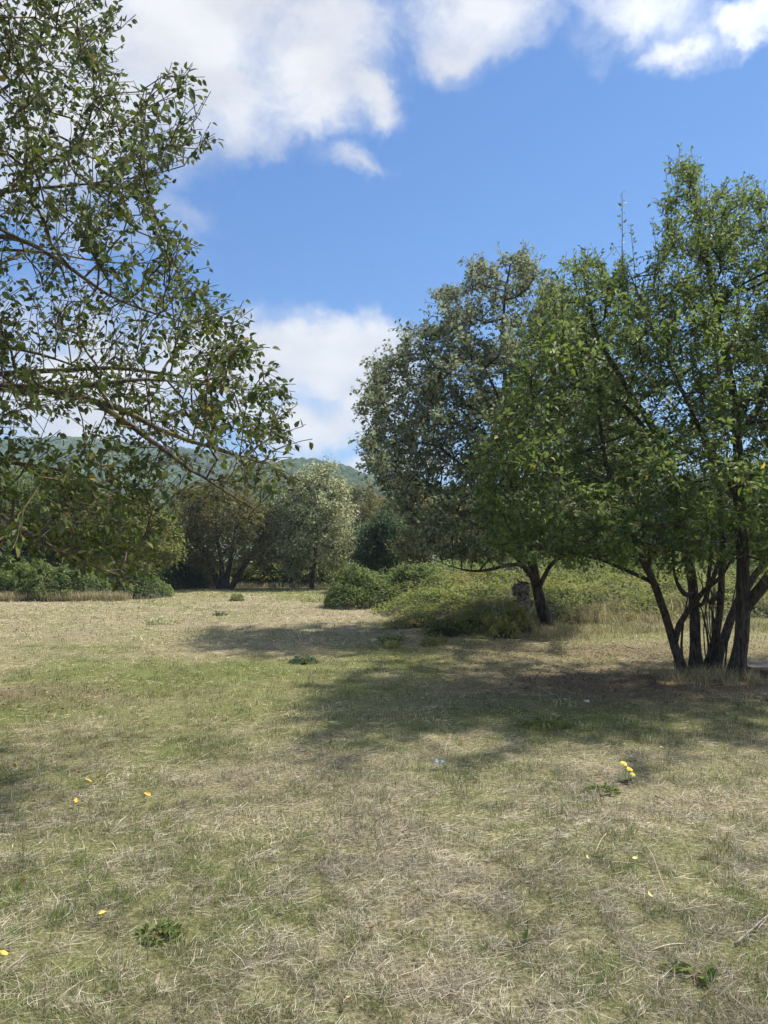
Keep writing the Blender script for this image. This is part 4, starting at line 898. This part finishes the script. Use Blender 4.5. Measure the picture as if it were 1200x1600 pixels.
    Fc = (np.array([[0, 1, 3], [1, 2, 3]])[None]+(np.arange(n)*4)[:, None, None]).reshape(-1, 3)
    o = mesh_obj('grass', V, Fc, m, attrs={'blade': ('FLOAT_COLOR', C)}); tag(o, 'short dry and green mown grass over the whole meadow', 'grass', kind='stuff')
    return n
print('grass', grass())
def leaf_litter():
    m, t = new_mat('litter_leaf'); L = t.links.new
    A = nd(t, 'ShaderNodeAttribute', attribute_name='tint', attribute_type='INSTANCER'); p = nd(t, 'ShaderNodeBsdfPrincipled'); L(A.outputs['Color'], p.inputs['Base Color']); p.inputs['Roughness'].default_value = .75
    L(p.outputs[0], nd(t, 'ShaderNodeOutputMaterial').inputs[0]); var = []
    for k in range(3):
        V, Fc, _ = leaf_mesh_arrays(np.zeros((1, 3)), np.array([[0, 1., 0]]), np.array([[0, 0, 1.]]), np.ones(1), .55, fold=.1+.12*k, curl=-.15+.3*k*.5)
        var.append(mesh_obj('litter_kind', V, Fc, m, link=False))
    n = 9000; x = RNG.uniform(-1, 9, n); y = RNG.uniform(7, 14.5, n); k = RNG.uniform(0, 1, n) < litter(x, y)*1.1+.015; x, y = x[k], y[k]
    x2 = RNG.uniform(-6, -3, 900); y2 = RNG.uniform(8, 10.3, 900); k = RNG.uniform(0, 1, 900) < litter(x2, y2); x = np.concatenate([x, x2[k]]); y = np.concatenate([y, y2[k]]); n = len(x)
    v = RNG.uniform(0, 1, n); c = np.where((v < .6)[:, None], np.array([.17, .12, .08]), np.where((v < .9)[:, None], np.array([.20, .14, .085]), np.array([.36, .29, .19])))*RNG.uniform(.6, 1.3, (n, 1))
    rot = np.stack([RNG.normal(0, .35, n), RNG.normal(0, .35, n), RNG.uniform(0, 6.28, n)], 1)
    scatter('leaf_litter', np.stack([x, y, ground_h(x, y)+RNG.uniform(.004, .03, n)], 1), rot, RNG.uniform(.02, .048, n), RNG.integers(0, 3, n), np.concatenate([c, np.ones((n, 1))], 1), var, 'brown fallen leaf litter under the many-stemmed tree', 'litter')
leaf_litter()

# ------------------------------------------------------------------ small single things
def gpt(px, py, up=0.):
    g = on_ground(px, py)
    for _ in range(3):
        r = ray(px, py); h = ground_h(g[0], g[1]); g = r*((h-CAM_H)/r[2])+np.array([0, 0, CAM_H])
    g[2] += up; return g
YEL = plain_mat('yellow_leaf', (.50, .30, .03), (.70, .48, .08), 40, .6, .2)
PALE = plain_mat('pale_yellow_leaf', (.46, .38, .14), (.62, .54, .26), 40, .6, .2)
BRN = plain_mat('brown_leaf', (.28, .15, .07), (.45, .28, .15), 40, .7, .3)
def fallen(px, py, size, mat, label, seed):
    r = np.random.default_rng(seed); g = gpt(px, py, .042)
    n = 7; u = np.linspace(0, 1, n); w = .31*np.sin(np.pi*u**.8)**.8; curl = r.uniform(.3, .9); side = r.uniform(.5, 1.6)
    V = []
    for k in range(n):
        for s in (-1, -.5, 0, .5, 1): V.append((s*w[k], u[k]-.5, curl*(u[k]-.45)**2+side*(s*w[k])**2*2+r.normal(0, .006)))
    i = np.arange(n*5).reshape(n, 5); f = [np.stack([i[:-1, :-1], i[:-1, 1:], i[1:, 1:], i[1:, :-1]], -1).reshape(-1, 4)]
    V += [(-.012, -.5, .07), (.012, -.5, .07), (.0, -.82, .10)]; f.append(np.array([[35, 36, 37]]))
    o = mesh_obj('fallen_leaf', np.array(V)*size, f, mat, loc=None); o.location = g; o.rotation_euler = (r.normal(0, .35)+.25, r.normal(0, .3), r.uniform(0, 6.28))
    tag(o, label, 'leaf', 'fallen leaves on the grass')
for k, (x, y, s, m, l) in enumerate([
    (22,1206,.075,YEL,'yellow fallen leaf at the left edge, farthest up of the left ones'),
    (122,1217,.06,BRN,'ochre fallen leaf just above the yellow pair at the left'),
    (137,1230,.08,YEL,'yellow fallen leaf, left one of the pair beside a pale curled stalk'),
    (154,1225,.07,YEL,'dull yellow fallen leaf touching the pale curled stalk, right one of the pair'),
    (230,1252,.075,YEL,'bright yellow fallen leaf alone to the right of the left cluster'),
    (117,1262,.07,YEL,'yellow fallen leaf below the yellow pair at the left'),
    (37,1263,.06,PALE,'dull yellow leaf near the left edge, left of two side by side'),
    (53,1263,.06,PALE,'dull yellow leaf near the left edge, right of two side by side'),
    (36,1391,.07,YEL,'deep yellow fallen leaf near the left edge in the foreground'),
    (160,1444,.065,YEL,'small yellow fallen leaf in the left foreground'),
    (4,1507,.065,YEL,'yellow fallen leaf cut by the left edge in the foreground'),
    (582,1466,.06,YEL,'orange-yellow crumpled leaf in the bottom centre foreground'),
    (667,1423,.055,YEL,'narrow yellow leaf right of the centre foreground'),
    (545,1580,.05,BRN,'tan brown fallen leaf at the bottom edge centre'),
    (574,1119,.10,YEL,'yellow fallen leaf alone in the shaded mid meadow'),
    (1128,1332,.065,PALE,'pale yellow oval leaf at the right of the foreground grass'),
    (1017,1412,.06,PALE,'pale cream split leaf beside the long dry stalk'),
    (992,1354,.05,PALE,'small pale leaf left of the long dry stalk'),
    (920,1352,.05,PALE,'yellow-green small leaf left of the long dry stalk, standing in green blades'),
    (1015,1298,.045,PALE,'small pale yellow leaf just above the long dry stalk'),
    (1123,1283,.05,PALE,'small yellow leaf near the right edge above the pale oval one'),
    (1034,1147,.055,PALE,'pale round leaf on the grass below the white stone'),
    (1034,1176,.055,PALE,'ochre leaf on the grass above and right of the yellow flowers'),
    ]): fallen(x, y, s*.68, m, l, 50+k)

def tube_obj(name, pts, r0, r1, mat, parent=None, sides=6, label=None, cat=None, step=.03, group=None, jit=.0):
    sk = Skel(); sk.path(pts, -1, r0, r1, step, wob=jit); V, Fq = tubes(sk, np.array(sk.r), 0, 1, sides)
    n = len(sk.p); Fq = list(Fq)
    o = mesh_obj(name, V, [np.array(Fq), np.array([[*range(sides)][::-1]]), np.array([[(n-1)*sides+k for k in range(sides)]])], mat, parent, smooth=True)
    if label: tag(o, label, cat, group)
    return o
DRY = plain_mat('dry_stalk', (.28, .22, .14), (.50, .42, .30), 60)
STICK = plain_mat('grey_stick', (.13, .10, .08), (.36, .30, .25), 30, .85, .6, (1, 1, 1))
tube_obj('dry_stalk', [gpt(994,1322,.05), gpt(1005,1328,.045), gpt(1019,1345,.04), gpt(1032,1380,.03), gpt(1048,1412,.012)], .0028, .0018, DRY, label='long pale bent dry stalk lying on the right foreground grass', cat='stalk')
tube_obj('stick', [gpt(1148,1481,.015), gpt(1170,1466,.03), gpt(1196,1444,.03), gpt(1225,1425,.02)], .0048, .0034, STICK, label='grey bare stick at the right edge of the foreground', cat='stick', jit=.002)
tube_obj('twig', [gpt(1052,1431,.02), gpt(1090,1428,.03), gpt(1120,1422,.025)], .003, .002, DRY, label='thin pale twig lying right of the cream split leaf', cat='twig')
tube_obj('twig', [gpt(1016,1494,.02), gpt(1042,1487,.03), gpt(1072,1482,.02)], .004, .0025, DRY, label='pale dry twig below the others in the right foreground', cat='twig')
tube_obj('twig', [gpt(1024,1251,.03), gpt(1038,1257,.035), gpt(1050,1263,.02)], .005, .003, STICK, label='short dry stick right of and below the yellow flowers', cat='twig')
tube_obj('twig', [gpt(930,1338,.02), gpt(940,1325,.05), gpt(948,1316,.05)], .003, .002, DRY, label='little pale straw piece left of the long dry stalk\'s top', cat='twig')
tube_obj('stick', [gpt(978,1013,.03), gpt(995,1020,.06), gpt(1010,1027,.02)], .012, .006, STICK, label='dark stick on the grass left of the many-stemmed tree', cat='stick')
tube_obj('dry_stalk', [gpt(165,1225,.04), gpt(170,1219,.055), gpt(182,1217,.03)], .004, .003, DRY, label='small pale curled stalk beside the yellow leaf pair', cat='stalk')

import bmesh
def rock(name, px, py, r, mat, label, cat, seed, flat=.6):
    g = gpt(px, py); bm = bmesh.new(); bmesh.ops.create_icosphere(bm, subdivisions=3, radius=1); rr = np.random.default_rng(seed); C = rr.normal(size=(7, 3)); C /= np.linalg.norm(C, axis=1)[:, None]
    for v in bm.verts:
        c = np.array(v.co); s = min(1, *( .82/max(.3, c.dot(q)) for q in C)); v.co = Vector(c*s*r*np.array([1.2, .9, flat]))
    me = bpy.data.meshes.new(name); bm.to_mesh(me); bm.free(); me.materials.append(mat); o = bpy.data.objects.new(name, me); COL.objects.link(o); o.location = (g[0], g[1], g[2]+r*flat*.5)
    tag(o, label, cat)
WHITE = plain_mat('white_stone', (.55, .52, .46), (.75, .72, .66), 30, .8)
rock('stone', 917, 1097, .03, WHITE, 'small white stone on the brown litter before the many-stemmed tree', 'stone', 3)

def flowers():
    stemm = plain_mat('flower_stem', (.06, .10, .03), (.12, .17, .06), 20); pet = plain_mat('flower_petal', (.80, .62, .01), (.86, .74, .03), 60, .55, .1)
    g = gpt(978, 1222); root = empty('yellow_wildflower', g, 'bright yellow wildflower with three blooms standing in the grass', 'flower')
    for j, (x, y, s) in enumerate(((975,1193,.027), (984,1202,.024), (988,1210,.024))):
        c = at(x, y, g[1]-.02*j); tube_obj('stem', [g+[.01*j, 0, 0], .5*(g+c)+[.012, .01, 0], c], .0022, .0016, stemm, root, 5)
        V = []; f = []; rr = np.random.default_rng(j); axis = np.array([.25, -.4, .88]); axis /= np.linalg.norm(axis); a = np.cross(axis, [0, 0, 1.]); a /= np.linalg.norm(a); b = np.cross(axis, a)
        for ring, (m, R, lift) in enumerate(((15, 1., .12), (12, .75, .3), (8, .45, .45))):
            for q in range(m):
                th = 6.283*q/m+rr.uniform(-.1, .1); d = np.cos(th)*a+np.sin(th)*b; sd = -np.sin(th)*a+np.cos(th)*b; n0 = len(V); Lp = R*s*rr.uniform(.85, 1.1)
                V += [c+sd*.05*s, c-sd*.05*s, c+d*Lp*.7+axis*lift*s*.6-sd*.16*s, c+d*Lp*.7+axis*lift*s*.6+sd*.16*s, c+d*Lp+axis*lift*s*.5]; f += [[n0, n0+1, n0+2], [n0, n0+2, n0+3], [n0+3, n0+2, n0+4]]
        mesh_obj('bloom', np.array(V), np.array(f), pet, root)
    # its few lobed leaves low down
    pos = np.repeat(g[None], 7, 0)+[0, 0, .01]; an = np.linspace(0, 6, 7); D = np.stack([np.cos(an), np.sin(an), np.full(7, .35)], 1); D /= np.linalg.norm(D, axis=1)[:, None]; N = np.stack([-.3*np.cos(an), -.3*np.sin(an), np.ones(7)], 1); N /= np.linalg.norm(N, axis=1)[:, None]
    for q in range(7):
        V, Fc, _ = leaf_mesh_arrays(pos[q:q+1], D[q:q+1], N[q:q+1], np.array([.09]), .3); mesh_obj('leaf', V, Fc, stemm, root)
flowers()

def weed(name, px, py, w, h, n, kind, label, leaf, seed, cat='weed'):
    r = np.random.default_rng(seed); g = gpt(px, py); k = g[1]/F_PX; root = empty(name, g, label, cat)
    a = r.uniform(0, 6.28, n); q = np.sqrt(r.uniform(0, 1, n)); pos = g+np.stack([q*np.cos(a)*w*k, q*np.sin(a)*w*k*.8, r.uniform(.005, 1, n)*h*(1.05-q**2)], 1)
    D = np.stack([np.cos(a), np.sin(a), r.uniform(-.1, .8, n)], 1)+r.normal(0, .4, (n, 3)); D /= np.linalg.norm(D, axis=1)[:, None]; N = np.array([0, 0, 1.])+r.normal(0, .4, (n, 3)); N -= D*(N*D).sum(1)[:, None]; N /= np.linalg.norm(N, axis=1)[:, None]
    add_leaves(root, 'foliage', (pos, D, N, r.uniform(.6, 1.3, n)*leaf), LM[kind], None, width=.45, fine=False)
    sk = Skel()
    for j in r.choice(n, min(n, 24), replace=False): sk.path([g+r.normal(0, .02, 3)*[1, 1, 0], pos[j]], -1, .0035, .002, .06)
    V, Fq = tubes(sk, np.array(sk.r), 0, 1, 3); o = mesh_obj('stem', V, Fq, CANE, root); o['kind'] = 'stuff'
weed('dark_weed', 474, 1036, 20, .11, 240, 'dark', 'dark green spreading weed alone in the mid meadow', .07, 1)
weed('small_shrub', 370, 939, 10, .28, 380, 'green', 'small green shrub on the open meadow before the brownish tree', .09, 2, 'shrub')
weed('low_weed', 250, 975, 26, .16, 260, 'silver', 'grey-green weed patch in the straw-coloured field at the left', .09, 3)
weed('low_weed', 345, 962, 10, .12, 120, 'dark', 'small dark weed in the field left of the bramble mound', .08, 4)
weed('low_weed', 500, 940, 30, .14, 360, 'bright', 'bright green tuft patch before the silvery tree', .09, 5)
weed('low_weed', 612, 1013, 12, .14, 200, 'bright', 'bright green tuft at the edge of the shade, left one', .06, 6)
weed('low_weed', 676, 1009, 18, .16, 260, 'bright', 'bright green tuft at the edge of the shade, right one', .06, 7)
weed('low_weed', 940, 1238, 26, .05, 200, 'green', 'low feathery green weed below the yellow flowers', .035, 8)
weed('low_weed', 1090, 1528, 22, .03, 26, 'green', 'broad green leaves flat in the bottom right foreground', .05, 9)
weed('low_weed', 1050, 1518, 12, .03, 18, 'green', 'small leafy rosette left of the broad leaves at bottom right', .045, 10)
weed('low_weed', 815, 1478, 8, .03, 16, 'green', 'small green rosette in the centre right foreground', .045, 11)
weed('low_weed', 250, 1462, 34, .03, 150, 'green', 'flat green feathery patch in the left foreground', .032, 12)
weed('low_weed', 855, 1135, 40, .05, 300, 'bright', 'bright green grassy patch before the brown litter', .05, 13)

def stump():
    g = gpt(820, 985); g[1] = 16.4; d = g[1]; bw = plain_mat('dead_wood', (.045, .035, .03), (.26, .22, .19), 16, .9, .8)
    g = np.array([gp(822, d), d, ground_h(gp(822, d), d)]); root = empty('dead_stump', g, 'knotty grey dead stump poking out of leaves left of the leaning trunk', 'stump')
    rr = np.random.default_rng(3)
    pts = [g-[0, 0, .05], at(820, 965, d), at(819, 945, d), at(814, 930, d), at(815, 912, d)]
    sk = Skel(); sk.path(pts, -1, .15, .10, .05); R = np.array(sk.r)*(1+.35*np.sin(np.linspace(0, 9, len(sk.r)))**2); V, Fq = tubes(sk, R, 0, 1, 16)
    n = len(sk.p); V = V+rr.normal(0, .012, V.shape)+.03*np.sin(V*23+1)[:, [1, 2, 0]]; mesh_obj('trunk', V, [Fq, np.array([[(n-1)*16+k for k in range(16)]])], bw, root)
    bm = bmesh.new(); bmesh.ops.create_icosphere(bm, subdivisions=3, radius=1)
    c = at(814, 922, d)
    for v in bm.verts:
        q = np.array(v.co); s = 1+.25*math.sin(q[0]*7+1)+.2*math.sin(q[2]*9+q[1]*5)+rr.normal(0, .05); v.co = Vector(q*s*np.array([.15, .13, .15]))
    me = bpy.data.meshes.new('knot'); bm.to_mesh(me); bm.free(); me.materials.append(bw); o = bpy.data.objects.new('knot', me); COL.objects.link(o); o.parent = root; o.location = c-g
    for (x, y, x2, y2, r) in ((815,915,808,905,.03), (820,915,826,910,.04), (826,945,838,938,.04), (818,945,803,938,.035)): tube_obj('broken_branch', [at(x, y, d), at(.5*(x+x2), .5*(y+y2), d-.05), at(x2, y2, d-.08)], r, r*.5, bw, root, 7)
stump()
def dead_canes(px, py, d, label, seed):
    r = np.random.default_rng(seed); x = gp(px, d); g = np.array([x, d, ground_h(x, d)]); root = empty('dead_shrub', g, label, 'shrub')
    for k in range(7):
        v = np.array([r.normal(0, .22), r.normal(0, .2), r.uniform(.35, .75)]); tube_obj('stem', [g+[r.normal(0, .03), 0, -.02], g+v*.5+[.02, 0, 0], g+v], .009, .003, STICK, root, 4, step=.08, jit=.01)
dead_canes(782, 980, 16.2, 'bare brown dead shrub left of the dead stump', 1)
dead_canes(928, 975, 16.8, 'bare brown dead shrub right of the leaning trunk', 2)

def platform():
    wood = plain_mat('weathered_board', (.16, .13, .105), (.36, .31, .26), 12, .85, .5, (.6, 6, 6)); leg = plain_mat('board_leg', (.03, .025, .02), (.10, .08, .065), 14)
    c0 = gpt(1164, 1057); x0, y0 = c0[0], c0[1]; zt = c0[2]+.13; root = empty('wooden_platform', (x0+.7, y0+.2, c0[2]), 'low weathered wooden platform on short legs at the right edge beside the thick trunk', 'platform')
    def box(nm, x, y, z, sx, sy, sz, mat):
        bm = bmesh.new(); bmesh.ops.create_cube(bm, size=1)
        for v in bm.verts: v.co = Vector((v.co.x*sx, v.co.y*sy, v.co.z*sz))
        bmesh.ops.bevel(bm, geom=bm.edges[:], offset=.006, segments=2, affect='EDGES')
        me = bpy.data.meshes.new(nm); bm.to_mesh(me); bm.free(); me.materials.append(mat); o = bpy.data.objects.new(nm, me); COL.objects.link(o); o.parent = root; o.location = (x-root.location.x, y-root.location.y, z-root.location.z); return o
    for k in range(4): box('plank', x0+.7+.02*k, y0-.12+.165*k, zt+.004*(k % 2), 1.4, .155, .035, wood).rotation_euler = (0, 0, -.03+.008*k)
    for dx in (.14, 1.2):
        for dy in (-.1, .38): box('leg', x0+dx, y0+dy, c0[2]+.045, .06, .06, .13, leg)
platform()
def plastic():
    g = gpt(686, 1202, .02); m, t = new_mat('clear_plastic'); p = nd(t, 'ShaderNodeBsdfPrincipled'); p.inputs['Base Color'].default_value = (.5, .56, .66, 1); p.inputs['Roughness'].default_value = .35; p.inputs['Transmission Weight'].default_value = .85; p.inputs['IOR'].default_value = 1.2
    t.links.new(p.outputs[0], nd(t, 'ShaderNodeOutputMaterial').inputs[0]); r = np.random.default_rng(2)
    a, b = 26, 12; u, v = np.meshgrid(np.linspace(-.04, .04, a), np.linspace(-.02, .02, b)); z = .018*np.abs(np.sin(u*60+v*50))+.02*fbm(u*45+5, v*45, 3, 3)+.02
    V = np.stack([u+.3*v, v*1.3, z], -1).reshape(-1, 3); i = np.arange(a*b).reshape(b, a); f = np.stack([i[:-1, :-1], i[:-1, 1:], i[1:, 1:], i[1:, :-1]], -1).reshape(-1, 4)
    o = mesh_obj('plastic_scrap', V, f, m, smooth=True); o.location = g; o.rotation_euler = (.25, 0, -.5); s = o.modifiers.new('thickness', 'SOLIDIFY'); s.thickness = .0015
    tag(o, 'crumpled scrap of clear bluish plastic lying in the mid meadow grass', 'plastic')
plastic()

# ------------------------------------------------------------------ the air
def haze():
    x, y0, y1, z0, z1 = 2700, -1000, 2700, -3.5, 130
    V = [(sx*x, yy, zz) for zz in (z0, z1) for yy in (y0, y1) for sx in (-1, 1)]
    f = [[0, 2, 3, 1], [4, 5, 7, 6], [0, 1, 5, 4], [2, 6, 7, 3], [0, 4, 6, 2], [1, 3, 7, 5]]
    m, t = new_mat('haze_air'); p = nd(t, 'ShaderNodeVolumePrincipled'); p.inputs['Color'].default_value = (.66, .80, 1, 1); p.inputs['Density'].default_value = .00048; p.inputs['Anisotropy'].default_value = .2
    t.links.new(p.outputs[0], nd(t, 'ShaderNodeOutputMaterial').inputs['Volume'])
    o = mesh_obj('haze', V, np.array(f), m); tag(o, 'thin pale haze in the air over the meadow and hills', 'haze', kind='stuff')
haze()
